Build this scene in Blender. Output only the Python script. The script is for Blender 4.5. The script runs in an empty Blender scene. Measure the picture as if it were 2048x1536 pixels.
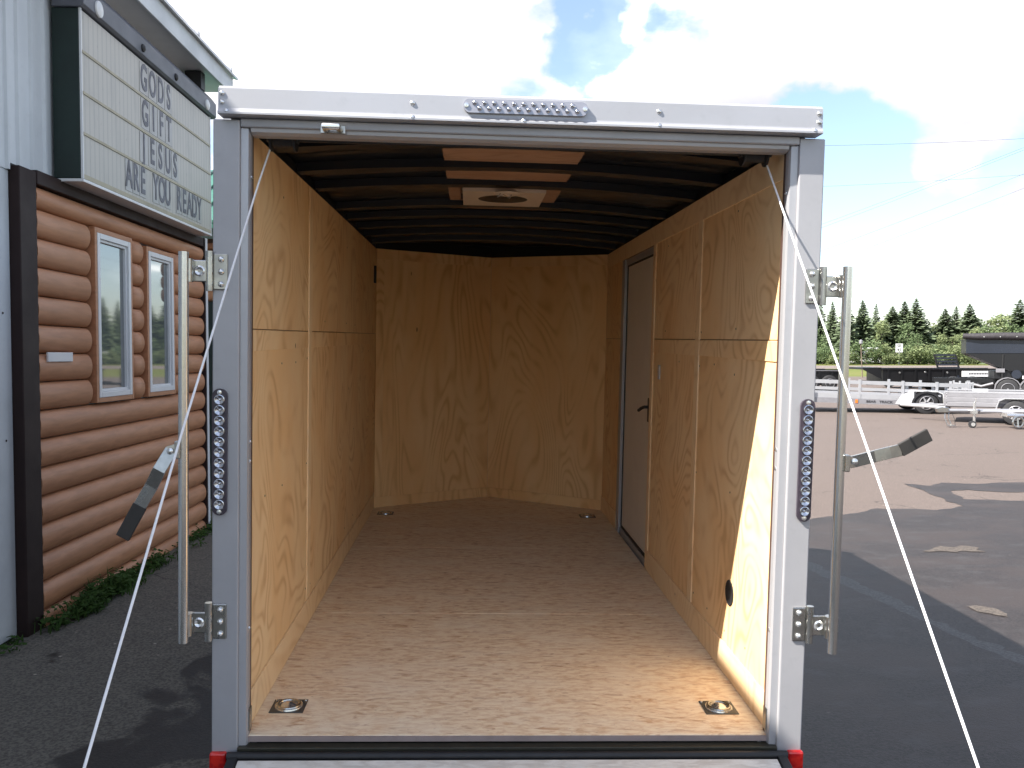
import bpy, bmesh, math, random
from mathutils import Vector, Matrix, noise as mnoise
rnd = random.Random(7)
scene = bpy.context.scene
COL = scene.collection

# ------------------------------------------------------------------ camera
cam_d = bpy.data.cameras.new("camera"); cam = bpy.data.objects.new("camera", cam_d); COL.objects.link(cam)
cam_d.sensor_width = 36; cam_d.lens = 36*1711/2048; cam_d.clip_start = .05; cam_d.clip_end = 5000
YAW, PITCH = .0493, -.033
fw = Vector((math.sin(YAW)*math.cos(PITCH), math.cos(YAW)*math.cos(PITCH), math.sin(PITCH)))
cam.location = (-.151, -2.612, 1.70)
cam.rotation_euler = fw.to_track_quat('-Z', 'Y').to_euler()
scene.camera = cam

# ------------------------------------------------------------------ world, sun, exposure
SUN = Vector((.88, .37, -1)).normalized()          # direction the light travels
EL = math.asin(-SUN.z); AZ = math.atan2(-SUN.x, -SUN.y)
w = bpy.data.worlds.new("World"); scene.world = w; w.use_nodes = True
wn, wl = w.node_tree.nodes, w.node_tree.links
wn.clear()
def W(t, **k):
    n = wn.new(t)
    for a, b in k.items(): setattr(n, a, b)
    return n
def wmath(op, a, b=None, c=None):
    n = W('ShaderNodeMath', operation=op)
    for i, v in enumerate((a, b, c)):
        if v is None: continue
        if isinstance(v, (int, float)): n.inputs[i].default_value = v
        else: wl.new(v, n.inputs[i])
    return n.outputs[0]
def view_dir(px, py):
    r = Vector((math.cos(YAW), -math.sin(YAW), 0)); u = r.cross(fw)
    return (fw + r*((px-1024)/1711) + u*((768-py)/1711)).normalized()
sky = W('ShaderNodeTexSky', sky_type='NISHITA'); sky.sun_disc = False
sky.sun_elevation = EL; sky.sun_rotation = AZ; sky.air_density = 1.0; sky.dust_density = 1.2; sky.ozone_density = 1.0
bg_sky = W('ShaderNodeBackground'); bg_sky.inputs[1].default_value = .050
wl.new(sky.outputs[0], bg_sky.inputs[0])
tc = W('ShaderNodeTexCoord'); sep = W('ShaderNodeSeparateXYZ'); wl.new(tc.outputs['Generated'], sep.inputs[0])
zc = wmath('ADD', wmath('MAXIMUM', sep.outputs[2], 0.0), .22)
comb = W('ShaderNodeCombineXYZ')
wl.new(wmath('DIVIDE', sep.outputs[0], zc), comb.inputs[0]); wl.new(wmath('DIVIDE', sep.outputs[1], zc), comb.inputs[1])
comb.inputs[2].default_value = 3.7
cn = W('ShaderNodeTexNoise'); cn.inputs['Scale'].default_value = 2.1; cn.inputs['Detail'].default_value = 9; cn.inputs['Roughness'].default_value = .56
wl.new(comb.outputs[0], cn.inputs['Vector'])
dens = cn.outputs[0]
wn1 = W('ShaderNodeTexNoise'); wn1.inputs['Scale'].default_value = 9; wn1.inputs['Detail'].default_value = 6; wl.new(tc.outputs['Generated'], wn1.inputs['Vector'])
ws = W('ShaderNodeVectorMath', operation='SUBTRACT'); wl.new(wn1.outputs['Color'], ws.inputs[0]); ws.inputs[1].default_value = (.5,.5,.5)
wsc = W('ShaderNodeVectorMath', operation='SCALE'); wl.new(ws.outputs[0], wsc.inputs[0]); wsc.inputs['Scale'].default_value = .22
wad = W('ShaderNodeVectorMath', operation='ADD'); wl.new(tc.outputs['Generated'], wad.inputs[0]); wl.new(wsc.outputs[0], wad.inputs[1])
wno = W('ShaderNodeVectorMath', operation='NORMALIZE'); wl.new(wad.outputs[0], wno.inputs[0]); WARP = wno.outputs[0]
# where the clouds of this sky stand thick (+) and where it opens to blue (-): (seen direction, radius in degrees, amount)
for px, py, rad, amt in ((1225,125,3.0,-.17),(1185,5,2.8,-.15),(1360,85,2.6,-.13),(1290,60,2.0,.06),(1740,350,6,-.28),(1950,330,4.5,-.22),(1690,425,4,-.24),(2000,390,3,-.14),(1800,560,7,-.12),(1650,300,5,-.12),
                         (1860,365,3.4,.22),(1900,455,5,.05),(1760,450,3.2,.12),(1500,120,6,.16),(1900,150,9,.13),(700,60,18,.16),(1900,160,9,.12),(1620,60,8,.12),(2030,430,3.5,.12)):
    d = view_dir(px, py)
    dt = W('ShaderNodeVectorMath', operation='DOT_PRODUCT'); wl.new(WARP, dt.inputs[0]); dt.inputs[1].default_value = d
    mr = W('ShaderNodeMapRange'); mr.interpolation_type = 'SMOOTHSTEP'
    wl.new(dt.outputs['Value'], mr.inputs[0]); mr.inputs[1].default_value = math.cos(math.radians(rad)); mr.inputs[2].default_value = 1
    mr.inputs[3].default_value = 0; mr.inputs[4].default_value = amt
    dens = wmath('ADD', dens, mr.outputs[0])
cov = W('ShaderNodeMapRange'); cov.interpolation_type = 'SMOOTHSTEP'; wl.new(dens, cov.inputs[0])
cov.inputs[1].default_value = .36; cov.inputs[2].default_value = .66
cn2 = W('ShaderNodeTexNoise'); cn2.inputs['Scale'].default_value = 1.9; cn2.inputs['Detail'].default_value = 7
vm = W('ShaderNodeVectorMath', operation='ADD'); wl.new(comb.outputs[0], vm.inputs[0]); vm.inputs[1].default_value = (5.3, 1.7, 0)
wl.new(vm.outputs[0], cn2.inputs['Vector'])
tone = cn2.outputs[0]
for px, py, rad, amt in ((1840,225,11,-.22),(1560,215,5,-.08),(1110,165,5,-.06),(900,40,20,.16),(1640,40,8,.16),(1990,50,6,.10),(1860,365,4.5,.18),(1920,460,6,.04),(1850,600,9,-.02)):     # shaded undersides, bright tops
    d = view_dir(px, py)
    dt = W('ShaderNodeVectorMath', operation='DOT_PRODUCT'); wl.new(WARP, dt.inputs[0]); dt.inputs[1].default_value = d
    mr = W('ShaderNodeMapRange'); mr.interpolation_type = 'SMOOTHSTEP'
    wl.new(dt.outputs['Value'], mr.inputs[0]); mr.inputs[1].default_value = math.cos(math.radians(rad)); mr.inputs[2].default_value = 1
    mr.inputs[3].default_value = 0; mr.inputs[4].default_value = amt
    tone = wmath('ADD', tone, mr.outputs[0])
cr = W('ShaderNodeValToRGB'); wl.new(tone, cr.inputs[0])
for i, (p_, c_) in enumerate(((.26,(.116,.116,.129)),(.42,(.142,.140,.152)),(.56,(.172,.169,.172)),(.74,(1.0,.965,.915)))):
    e_ = cr.color_ramp.elements[i] if i < 2 else cr.color_ramp.elements.new(p_)
    e_.position = p_; e_.color = (*c_, 1)
bg_cl = W('ShaderNodeBackground'); bg_cl.inputs[1].default_value = 1.3
wl.new(cr.outputs[0], bg_cl.inputs[0])
hz = W('ShaderNodeMapRange'); wl.new(sep.outputs[2], hz.inputs[0])      # thicker, paler air low down
hz.inputs[1].default_value = .0; hz.inputs[2].default_value = .16; hz.inputs[3].default_value = .14; hz.inputs[4].default_value = .065
mask = wmath('MAXIMUM', wmath('POWER', cov.outputs[0], 1.8), hz.outputs[0])
ms = W('ShaderNodeMixShader'); wl.new(mask, ms.inputs[0]); wl.new(bg_sky.outputs[0], ms.inputs[1]); wl.new(bg_cl.outputs[0], ms.inputs[2])
wo = W('ShaderNodeOutputWorld'); wl.new(ms.outputs[0], wo.inputs[0])

sd = bpy.data.lights.new("sun", 'SUN'); sd.energy = 2.35; sd.angle = math.radians(.53); sd.color = (1, .955, .88)
so = bpy.data.objects.new("sun", sd); COL.objects.link(so); so.rotation_euler = SUN.to_track_quat('-Z', 'Y').to_euler(); so.location = (-20, -10, 30)
vs = scene.view_settings; vs.view_transform = 'Standard'; vs.look = 'None'; vs.exposure = 2.6; vs.gamma = 1; vs.use_curve_mapping = False

# ------------------------------------------------------------------ mesh helpers
class MB:
    def __init__(s): s.v = []; s.f = []
    def add(s, vs, fs):
        b = len(s.v); s.v += [tuple(p) for p in vs]; s.f += [tuple(i+b for i in f) for f in fs]; return s
    def box(s, x0, x1, y0, y1, z0, z1):
        return s.add([(x0,y0,z0),(x1,y0,z0),(x1,y1,z0),(x0,y1,z0),(x0,y0,z1),(x1,y0,z1),(x1,y1,z1),(x0,y1,z1)],
                     [(0,3,2,1),(4,5,6,7),(0,1,5,4),(1,2,6,5),(2,3,7,6),(3,0,4,7)])
    def prism(s, prof, axis, a, b):
        """prof: list of 2D points in the other two axes (cyclic order), extruded along axis from a to b"""
        def mk(p, t):
            if axis == 'x': return (t, p[0], p[1])
            if axis == 'y': return (p[0], t, p[1])
            return (p[0], p[1], t)
        n = len(prof)
        return s.add([mk(p, a) for p in prof]+[mk(p, b) for p in prof],
                     [tuple(range(n)), tuple(range(2*n-1, n-1, -1))]+[(i, i+n, (i+1) % n+n, (i+1) % n) for i in range(n)])
    def tube(s, pts, r, n=12, caps=True):
        pts = [Vector(p) for p in pts]; rr = r if isinstance(r, (list, tuple)) else [r]*len(pts)
        rings = []; up = None
        for i, p in enumerate(pts):
            d = (pts[min(i+1, len(pts)-1)]-pts[max(i-1, 0)]).normalized()
            if up is None: up = Vector((0,0,1)) if abs(d.z) < .9 else Vector((1,0,0))
            a = (up-d*up.dot(d)).normalized(); b = d.cross(a); up = a
            rings.append([p+(a*math.cos(t)+b*math.sin(t))*rr[i] for t in (2*math.pi*k/n for k in range(n))])
        vs = [q for R in rings for q in R]; fs = []
        for i in range(len(rings)-1):
            for k in range(n): fs.append((i*n+k, i*n+(k+1) % n, (i+1)*n+(k+1) % n, (i+1)*n+k))
        if caps: fs += [tuple(range(n-1, -1, -1)), tuple(range((len(rings)-1)*n, len(rings)*n))]
        return s.add(vs, fs)
    def lathe(s, c, axis, prof, n=20):
        """prof: (radius, height along axis) from base up, round the axis through c"""
        c = Vector(c); d = Vector(axis).normalized(); a = (Vector((0,0,1)) if abs(d.z) < .9 else Vector((1,0,0)))
        a = (a-d*a.dot(d)).normalized(); b = d.cross(a); vs = []; fs = []
        for r, h in prof:
            for k in range(n):
                t = 2*math.pi*k/n; vs.append(c+d*h+(a*math.cos(t)+b*math.sin(t))*max(r, 1e-5))
        for i in range(len(prof)-1):
            for k in range(n): fs.append((i*n+k, i*n+(k+1) % n, (i+1)*n+(k+1) % n, (i+1)*n+k))
        fs += [tuple(range(n-1, -1, -1)), tuple(range((len(prof)-1)*n, len(prof)*n))]
        return s.add(vs, fs)
    def mesh(s, name, mat, smooth=False, angle=None):
        me = bpy.data.meshes.new(name); me.from_pydata(s.v, [], s.f); me.update()
        bm = bmesh.new(); bm.from_mesh(me); bmesh.ops.recalc_face_normals(bm, faces=bm.faces); bm.to_mesh(me); bm.free()
        if mat: me.materials.append(mat)
        if smooth:
            me.polygons.foreach_set('use_smooth', [True]*len(me.polygons))
            me.set_sharp_from_angle(angle=math.radians(angle or 40))
        return me
    def build(s, name, mat, parent=None, smooth=False, bevel=0, angle=None):
        o = bpy.data.objects.new(name, s.mesh(name, mat, smooth, angle)); COL.objects.link(o); o.parent = parent
        if bevel:
            m = o.modifiers.new('bevel', 'BEVEL'); m.width = bevel; m.segments = 2; m.limit_method = 'ANGLE'
        return o
def inst(me, name, parent=None, loc=(0,0,0), rot=(0,0,0), sc=(1,1,1)):
    o = bpy.data.objects.new(name, me); COL.objects.link(o); o.parent = parent; o.location = loc; o.rotation_euler = rot; o.scale = sc; return o
def tag(o, label=None, cat=None, group=None, kind=None):
    if label: o['label'] = label
    if cat: o['category'] = cat
    if group: o['group'] = group
    if kind: o['kind'] = kind
    return o
def empty(name, loc=(0,0,0), rz=0, label=None, cat=None, group=None):
    o = bpy.data.objects.new(name, None); COL.objects.link(o); o.location = loc; o.rotation_euler = (0,0,rz); o.empty_display_size = .2
    return tag(o, label, cat, group)
def text_mesh(body, size, mat, depth=.003, bold=0.0, align='CENTER'):
    cu = bpy.data.curves.new('letters', 'FONT'); cu.body = body; cu.size = size; cu.extrude = depth; cu.align_x = align; cu.align_y = 'CENTER'; cu.offset = bold
    t = bpy.data.objects.new('letters', cu); COL.objects.link(t)
    dg = bpy.context.evaluated_depsgraph_get(); dg.update()
    me = bpy.data.meshes.new_from_object(t.evaluated_get(dg)); bpy.data.objects.remove(t); bpy.data.curves.remove(cu)
    me.materials.clear(); me.materials.append(mat); return me

# ------------------------------------------------------------------ materials
class NT:
    def __init__(s, name):
        s.m = bpy.data.materials.new(name); s.m.use_nodes = True; s.t = s.m.node_tree; s.n = s.t.nodes; s.l = s.t.links
        s.b = s.n['Principled BSDF']
    def node(s, t, **k):
        n = s.n.new(t)
        for a, b in k.items(): setattr(n, a, b)
        return n
    def put(s, sock, v):
        if hasattr(v, 'is_linked') or isinstance(v, bpy.types.NodeSocket): s.l.new(v, sock)
        else: sock.default_value = v
    def math(s, op, a, b=0.0, clamp=False):
        n = s.node('ShaderNodeMath', operation=op); n.use_clamp = clamp; s.put(n.inputs[0], a); s.put(n.inputs[1], b); return n.outputs[0]
    def coord(s, scale=(1,1,1), rand=0.0, kind='Object'):
        tcn = s.node('ShaderNodeTexCoord'); mp = s.node('ShaderNodeMapping'); s.l.new(tcn.outputs[kind], mp.inputs[0]); mp.inputs['Scale'].default_value = scale
        if rand:
            oi = s.node('ShaderNodeObjectInfo'); cx = s.node('ShaderNodeCombineXYZ')
            s.l.new(s.math('MULTIPLY', oi.outputs['Random'], rand), cx.inputs[0]); s.l.new(s.math('MULTIPLY', oi.outputs['Random'], rand*1.7), cx.inputs[1])
            s.l.new(s.math('MULTIPLY', oi.outputs['Random'], rand*.6), cx.inputs[2]); s.l.new(cx.outputs[0], mp.inputs['Location'])
        return mp.outputs[0]
    def noise(s, vec, scale, detail=4, rough=.55, dist=0):
        n = s.node('ShaderNodeTexNoise'); s.l.new(vec, n.inputs['Vector']); n.inputs['Scale'].default_value = scale
        n.inputs['Detail'].default_value = detail; n.inputs['Roughness'].default_value = rough; n.inputs['Distortion'].default_value = dist
        return n.outputs[0]
    def rng(s, v, a, b, c=0.0, d=1.0, smooth=True):
        n = s.node('ShaderNodeMapRange'); n.interpolation_type = 'SMOOTHSTEP' if smooth else 'LINEAR'
        s.put(n.inputs[0], v)
        for i, q in enumerate((a, b, c, d)): n.inputs[i+1].default_value = q
        return n.outputs[0]
    def mix(s, f, a, b, blend='MIX'):
        n = s.node('ShaderNodeMix', data_type='RGBA', blend_type=blend); s.put(n.inputs[0], f)
        for i, q in ((6, a), (7, b)):
            if isinstance(q, tuple): n.inputs[i].default_value = (*q[:3], 1)
            else: s.l.new(q, n.inputs[i])
        return n.outputs[2]
    def bump(s, h, strength=.3, dist=.01):
        n = s.node('ShaderNodeBump'); n.inputs['Strength'].default_value = strength; n.inputs['Distance'].default_value = dist
        s.l.new(h, n.inputs['Height']); s.l.new(n.outputs[0], s.b.inputs['Normal'])
    def done(s, col, rough=.5, metal=0.0, spec=None, ior=None, alpha=None):
        if isinstance(col, tuple): s.b.inputs['Base Color'].default_value = (*col[:3], 1)
        else: s.l.new(col, s.b.inputs['Base Color'])
        s.put(s.b.inputs['Roughness'], rough); s.put(s.b.inputs['Metallic'], metal)
        if ior: s.b.inputs['IOR'].default_value = ior
        if spec is not None: s.b.inputs['Specular IOR Level'].default_value = spec
        return s.m
def worn(name, col, rough=.5, metal=0.0, var=.25, scale=6, bump=0, dark=None, spec=None, ior=None):
    """a painted or bare surface with patchy wear in tone and gloss"""
    t = NT(name); v = t.coord(rand=7); n1 = t.noise(v, scale, 6, .6); n2 = t.noise(v, scale*9, 3)
    dk = dark or tuple(c*(1-var) for c in col)
    f = t.math('MULTIPLY', t.rng(n1, .35, .7), .8)
    c = t.mix(f, col, dk); c = t.mix(t.math('MULTIPLY', t.rng(n2, .55, .8), .35), c, tuple(q*.8 for q in col))
    r = t.math('ADD', t.math('MULTIPLY', n1, .25), rough-.12)
    if bump: t.bump(n2, bump, .004)
    return t.done(c, r, metal, spec, ior)
def plywood(name, scale, light=(.90,.655,.375), line=(.56,.28,.105), orange=(.85,.525,.24)):
    t = NT(name); v = t.coord(scale, rand=23)
    big = t.noise(v, 1.15, 1.6, .45, .7)
    rings = t.math('ABSOLUTE', t.math('SINE', t.math('MULTIPLY', big, 62.0)))
    ln = t.math('SUBTRACT', 1.0, t.rng(rings, .0, .95))
    fine = t.noise(t.coord(tuple(q*s for q, s in zip(scale, (1,1,1))), rand=5), 38, 3, .6)
    ln = t.math('MULTIPLY', ln, t.rng(t.noise(v, 3.1, 3), .34, .66, .04, .58))
    c = t.mix(t.rng(t.noise(v, 1.7, 3), .35, .7, 0, .7), light, orange)
    c = t.mix(ln, c, line); c = t.mix(t.math('MULTIPLY', fine, .22), c, tuple(q*.72 for q in light))
    kn = t.node('ShaderNodeTexVoronoi'); t.l.new(v, kn.inputs['Vector']); kn.inputs['Scale'].default_value = 2.3
    c = t.mix(t.math('SUBTRACT', 1.0, t.rng(kn.outputs['Distance'], .012, .035)), c, (.2,.1,.05))
    t.bump(t.math('ADD', fine, ln), .12, .002)
    return t.done(c, .62, spec=.3)
M = {}
M['ply_side'] = plywood('plywood_side', (1.4, 1.5, 1.15))
M['ply_front'] = plywood('plywood_front', (1.9, 1.9, .62), (.86,.575,.29), (.54,.26,.09), (.80,.455,.19))
M['ply_strip'] = plywood('plywood_strip', (1.2, 1.2, 1.2), (.90,.68,.42), (.68,.42,.2), (.86,.6,.33))
M['luan'] = plywood('luan_panel', (1.2, 4, 1), (.42,.26,.17), (.28,.15,.09), (.36,.2,.12))
# strand board floor: streaks lie across the trailer
t = NT('strand_floor'); v = t.coord((4, 15, 4)); v2 = t.coord((1.5, 3.2, 1))
a1 = t.noise(t.coord((7, 20, 7)), 2.6, 8, .68, .5); a2 = t.noise(t.coord((6, 21, 6)), 2.1, 6, .6, .8); a3 = t.noise(v2, 2.0, 5)
c = t.mix(t.rng(a1, .30, .62), (.70,.46,.27), (.93,.765,.55)); c = t.mix(t.rng(a2, .53, .70, 0, .85), c, (.50,.27,.14))
c = t.mix(t.rng(a3, .42, .70, 0, .5), c, (.92,.80,.62)); c = t.mix(t.rng(t.noise(t.coord((10,24,9)), 6, 3), .67, .73, 0, .7), c, (.26,.12,.065))
t.bump(t.math('ADD', a1, a2), .25, .003); M['floor'] = t.done(c, .55, spec=.35)
t = NT('ramp_board'); v = t.coord((4, 15, 4)); a1 = t.noise(v, 3, 8, .65, .6)
M['ramp'] = t.done(t.mix(t.rng(a1, .35, .66), (.56,.51,.45), (.74,.70,.64)), .7)
M['nosing'] = worn('board_edge', (.30,.235,.22), .7, 0, .2, 12)
M['alu'] = worn('grey_frame_paint', (.40,.395,.41), .42, .25, .12, 3)
M['alu_bright'] = worn('bright_aluminium', (.42,.42,.44), .38, .35, .1, 3)
M['zinc'] = worn('zinc_plate', (.50,.49,.46), .28, 1.0, .35, 14)
M['rod'] = worn('plated_rod', (.66,.65,.62), .24, 1.0, .12, 6)
M['bolt'] = worn('bolt_head', (.75,.75,.74), .25, .9, .1, 20)
M['steel_dark'] = worn('dark_steel', (.10,.10,.095), .45, .5, .3, 20)
M['grip'] = worn('dark_grip', (.030,.027,.024), .6, 0, .25, 20)
M['rubber'] = worn('black_rubber', (.014,.014,.016), .55, 0, .3, 20)
M['bow'] = worn('black_roof_bow', (.010,.012,.016), .4, .2, .3, 8)
M['sill'] = worn('olive_sill', (.045,.042,.03), .5, .4, .3, 15)
M['jtrim'] = worn('brown_edge_trim', (.13,.075,.06), .4, .3, .2, 8)
M['door_skin'] = worn('beige_door_skin', (.76,.70,.62), .5, 0, .08, 3)
M['vent'] = worn('ivory_vent_plastic', (.62,.52,.42), .45, 0, .06, 8)
M['white'] = worn('white_paint', (.46,.465,.475), .4, 0, .08, 5)
M['cable'] = worn('white_cable', (.80,.79,.80), .5, 0, .1, 60)
M['skin'] = worn('silver_skin', (.48,.49,.52), .35, .4, .08, 2)
t = NT('ceiling_skin'); v = t.coord((.9, 3.2, 1)); nn = t.noise(v, 1.6, 1, .4, .5); t.bump(nn, .9, .06)
M['ceil'] = t.done((.009,.010,.013), .28, .0, ior=1.5)
t = NT('clear_lens'); M['lens'] = t.done((.34,.33,.36), .12, .3, ior=1.6)
t = NT('led_reflector'); v = t.coord(); M['led'] = t.done((.52,.52,.55), .22, 1.0)
t = NT('red_lens'); M['red'] = t.done(t.mix(t.rng(t.noise(t.coord(), 30, 2), .4, .6), (.42,.006,.008), (.62,.02,.012)), .18, 0, ior=1.55)
M['led_dark'] = worn('lens_base', (.05,.04,.055), .3, 0, .2, 30)
# building
t = NT('log_siding'); v = t.coord((3, .8, 6), rand=9); g = t.noise(v, 5, 5, .6, .5)
t.bump(g, .15, .004); M['log'] = t.done(t.mix(t.rng(g, .3, .75), (.47,.225,.118), (.36,.168,.086)), .46, spec=.3)
M['log2'] = worn('pale_log_siding', (.50,.24,.12), .5, 0, .2, 4)
M['brown'] = worn('dark_brown_trim', (.028,.016,.015), .55, 0, .25, 5, spec=.2)
M['metal_wall'] = worn('white_ribbed_metal', (.56,.59,.61), .45, 0, .10, 2.2)
M['lower_wall'] = worn('white_smooth_wall', (.58,.61,.63), .5, 0, .16, 3)
M['vinyl'] = worn('white_vinyl', (.68,.68,.68), .35, 0, .06, 6)
M['green_dark'] = worn('dark_green_steel', (.008,.022,.018), .45, 0, .3, 5)
M['green_roof'] = worn('green_roof_steel', (.05,.16,.11), .4, 0, .15, 4)
t = NT('window_glass'); M['glass'] = t.done((.10,.115,.115), .03, 0, ior=3.0)
t = NT('sign_face'); tcn = t.node('ShaderNodeTexCoord'); sp = t.node('ShaderNodeSeparateXYZ'); t.l.new(tcn.outputs['Object'], sp.inputs[0])
st = t.math('SINE', t.math('MULTIPLY', sp.outputs[1], 2*math.pi/.066)); ds = t.noise(t.coord((2,2,.6)), 3, 5)
c = t.mix(t.rng(st, .55, .95, 0, .5), (.43,.41,.365), (.27,.265,.25)); c = t.mix(t.rng(ds, .5, .75, 0, .4), c, (.25,.245,.23))
sg = t.noise(t.coord((9,9,1.6)), 6, 4); c = t.mix(t.rng(sg, .66, .76, 0, .7), c, (.12,.12,.12))
M['sign_face'] = t.done(c, .45)
M['sign_rail'] = worn('tan_letter_rail', (.36,.32,.22), .5, 0, .2, 8)
M['sign_bar'] = worn('grey_lamp_bar', (.10,.105,.125), .5, 0, .2, 4)
M['letter'] = worn('letter_black', (.11,.11,.14), .5, 0, .6, 14)
M['letter_tile'] = worn('letter_tile', (.36,.35,.335), .4, 0, .1, 10)
# ground
def pavement(name, a, b, damp=None, gate=None, mottle=None, damp_lo=.52, damp_hi=.60, dscale=.55, crack=True, rough=.85, specks=.5, spec=.35):
    t = NT(name); v = t.coord()
    agg = t.noise(v, 62, 4, .75); mid = t.noise(v, 9, 5, .65); big = t.noise(v, .45, 4)
    c = t.mix(t.rng(mid, .3, .72), a, b); c = t.mix(t.rng(big, .35, .7, 0, .45), c, tuple(q*.8 for q in a))
    c = t.mix(t.rng(agg, .38, .60), tuple(q*.5 for q in b), c)
    vo = t.node('ShaderNodeTexVoronoi'); t.l.new(v, vo.inputs['Vector']); vo.inputs['Scale'].default_value = 26
    c = t.mix(t.math('MULTIPLY', t.math('SUBTRACT', 1.0, t.rng(vo.outputs['Distance'], .10, .24)), t.rng(mid, .5, .6, 0, specks)), c, (.03,.025,.025))
    v3 = t.node('ShaderNodeTexVoronoi'); t.l.new(v, v3.inputs['Vector']); v3.inputs['Scale'].default_value = 9; cs = t.node('ShaderNodeSeparateColor'); t.l.new(v3.outputs['Color'], cs.inputs[0])
    c = t.mix(t.math('MULTIPLY', t.math('SUBTRACT', 1.0, t.rng(v3.outputs['Distance'], .05, .10)), t.rng(cs.outputs[0], .72, .78, 0, .75)), c, tuple(q*2.6 for q in a))
    if mottle:
        m1 = t.noise(t.coord((1,1.6,1)), .9, 6, .6, .4); m2 = t.noise(t.coord((1,2.2,1)), 3.1, 6, .65); c = t.mix(t.rng(m1, .42, .60, 0, .85), c, mottle[0]); c = t.mix(t.rng(m2, .50, .68, 0, .6), c, mottle[1])
    r = rough
    if damp:
        dn = t.noise(t.coord((1, .75, 1)), dscale*2.2, 8, .6, .5); dm = t.rng(dn, damp_lo, damp_hi)
        if gate:
            gs = t.node('ShaderNodeSeparateXYZ'); t.l.new(v, gs.inputs[0]); dm = t.rng(t.math('ADD', dn, t.rng(gs.outputs[0], gate[0], gate[1], -.16, .055)), damp_lo, damp_hi)
        c = t.mix(t.math('MULTIPLY', dm, .85), c, damp); r = t.math('SUBTRACT', rough, t.math('MULTIPLY', dm, .35))
    if crack:
        vc = t.node('ShaderNodeTexVoronoi', feature='DISTANCE_TO_EDGE'); vw = t.node('ShaderNodeVectorMath', operation='ADD')
        wob = t.node('ShaderNodeTexNoise'); t.l.new(v, wob.inputs['Vector']); wob.inputs['Scale'].default_value = 1.6; wob.inputs['Detail'].default_value = 5
        t.l.new(v, vw.inputs[0]); t.l.new(wob.outputs[1], vw.inputs[1]); t.l.new(vw.outputs[0], vc.inputs['Vector']); vc.inputs['Scale'].default_value = .33
        ck = t.math('MULTIPLY', t.math('SUBTRACT', 1.0, t.rng(vc.outputs['Distance'], .001, .0055)), t.rng(t.noise(v, .8, 2), .45, .6))
        c = t.mix(t.math('MULTIPLY', ck, .8), c, (.03,.025,.022))
    t.bump(agg, .35, .006)
    return t.done(c, r, spec=spec)
M['lot'] = pavement('worn_red_asphalt', (.162,.126,.108), (.132,.103,.089), specks=.2)
M['wet'] = pavement('damp_asphalt', (.040,.032,.030), (.030,.0245,.023), rough=.58, spec=.3, crack=False, specks=1.0, mottle=((.037,.028,.025),(.045,.041,.040)))  # second mottle colour puts a paler grey sheen into the damp surface
M['strip'] = pavement('pale_seam', (.070,.067,.067), (.058,.056,.056), crack=False, rough=.58, spec=.3)
M['dry'] = pavement('dry_spot', (.112,.092,.077), (.095,.079,.067), crack=False)
M['apron'] = pavement('grey_asphalt', (.165,.148,.122), (.130,.117,.097), damp=(.011,.012,.013), gate=(-2.25,-1.55), dscale=.85, damp_lo=.50, damp_hi=.56)
M['road'] = pavement('road_surface', (.22,.175,.155), (.19,.155,.135), crack=False)
t = NT('meadow'); v = t.coord(); n1 = t.noise(v, .06, 5); n2 = t.noise(v, 1.5, 5)
c = t.mix(t.rng(n1, .35, .65), (.10,.125,.03), (.15,.145,.05)); c = t.mix(t.rng(n2, .35, .7, 0, .6), c, (.085,.115,.025)); M['grass'] = t.done(c, .9, spec=.1)
def leafmat(name, a, b):
    t = NT(name); oi = t.node('ShaderNodeObjectInfo'); n1 = t.noise(t.coord(rand=30), .7, 4); n2 = t.noise(t.coord(rand=11), 5, 3)
    c = t.mix(t.rng(n1, .3, .7), a, b); c = t.mix(t.rng(n2, .4, .75, 0, .5), c, tuple(q*1.35 for q in b))
    c = t.mix(t.math('MULTIPLY', oi.outputs['Random'], .4), c, tuple(q*.75 for q in a))
    m = t.done(c, .75, spec=.2)
    tr = t.node('ShaderNodeBsdfTranslucent'); t.l.new(c, tr.inputs[0]); mx = t.node('ShaderNodeMixShader'); mx.inputs[0].default_value = .3
    t.l.new(t.b.outputs[0], mx.inputs[1]); t.l.new(tr.outputs[0], mx.inputs[2]); t.l.new(mx.outputs[0], t.n['Material Output'].inputs[0]); return m
M['needle'] = leafmat('spruce_needles', (.115,.150,.085), (.150,.190,.110))  # needles and tree leaves: distance haze put into the colour, paler and greyer
M['leaf1'] = leafmat('birch_leaves', (.150,.185,.085), (.205,.24,.115))
M['leaf2'] = leafmat('alder_leaves', (.10,.145,.065), (.135,.18,.085))
M['weed'] = leafmat('weed_leaves', (.035,.075,.018), (.055,.105,.025))
M['bark'] = worn('bark', (.12,.09,.07), .9, 0, .4, 8)
M['black_paint'] = worn('black_trailer_paint', (.007,.007,.008), .35, 0, .3, 2)
M['navy_sheen_paint'] = worn('dark_blue_sheen_paint', (.017,.021,.032), .28, 0, .2, 2)  # blue-grey sheen of the black dump box put into the colour; also small blue parts
M['tarp'] = worn('black_tarp', (.03,.026,.03), .7, 0, .5, 12, bump=.5)
M['mill'] = worn('mill_aluminium', (.40,.40,.415), .38, .45, .12, 4)
M['mill_dull'] = worn('dull_aluminium', (.27,.265,.28), .45, .45, .2, 6)
M['tyre'] = worn('tyre_rubber', (.022,.022,.024), .75, 0, .3, 20)
M['plate'] = worn('pale_plate', (.70,.70,.72), .4, 0, .05, 8)
M['orange'] = worn('amber_lens', (.75,.16,.02), .3, 0, .1, 20)
M['teal'] = worn('teal_paint', (.10,.48,.44), .4, 0, .1, 4)
M['wood_pole'] = worn('wooden_pole', (.16,.12,.09), .85, 0, .35, 5)
M['blackwire'] = worn('wire_black', (.09,.09,.10), .6, 0, .1, 5)

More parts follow.
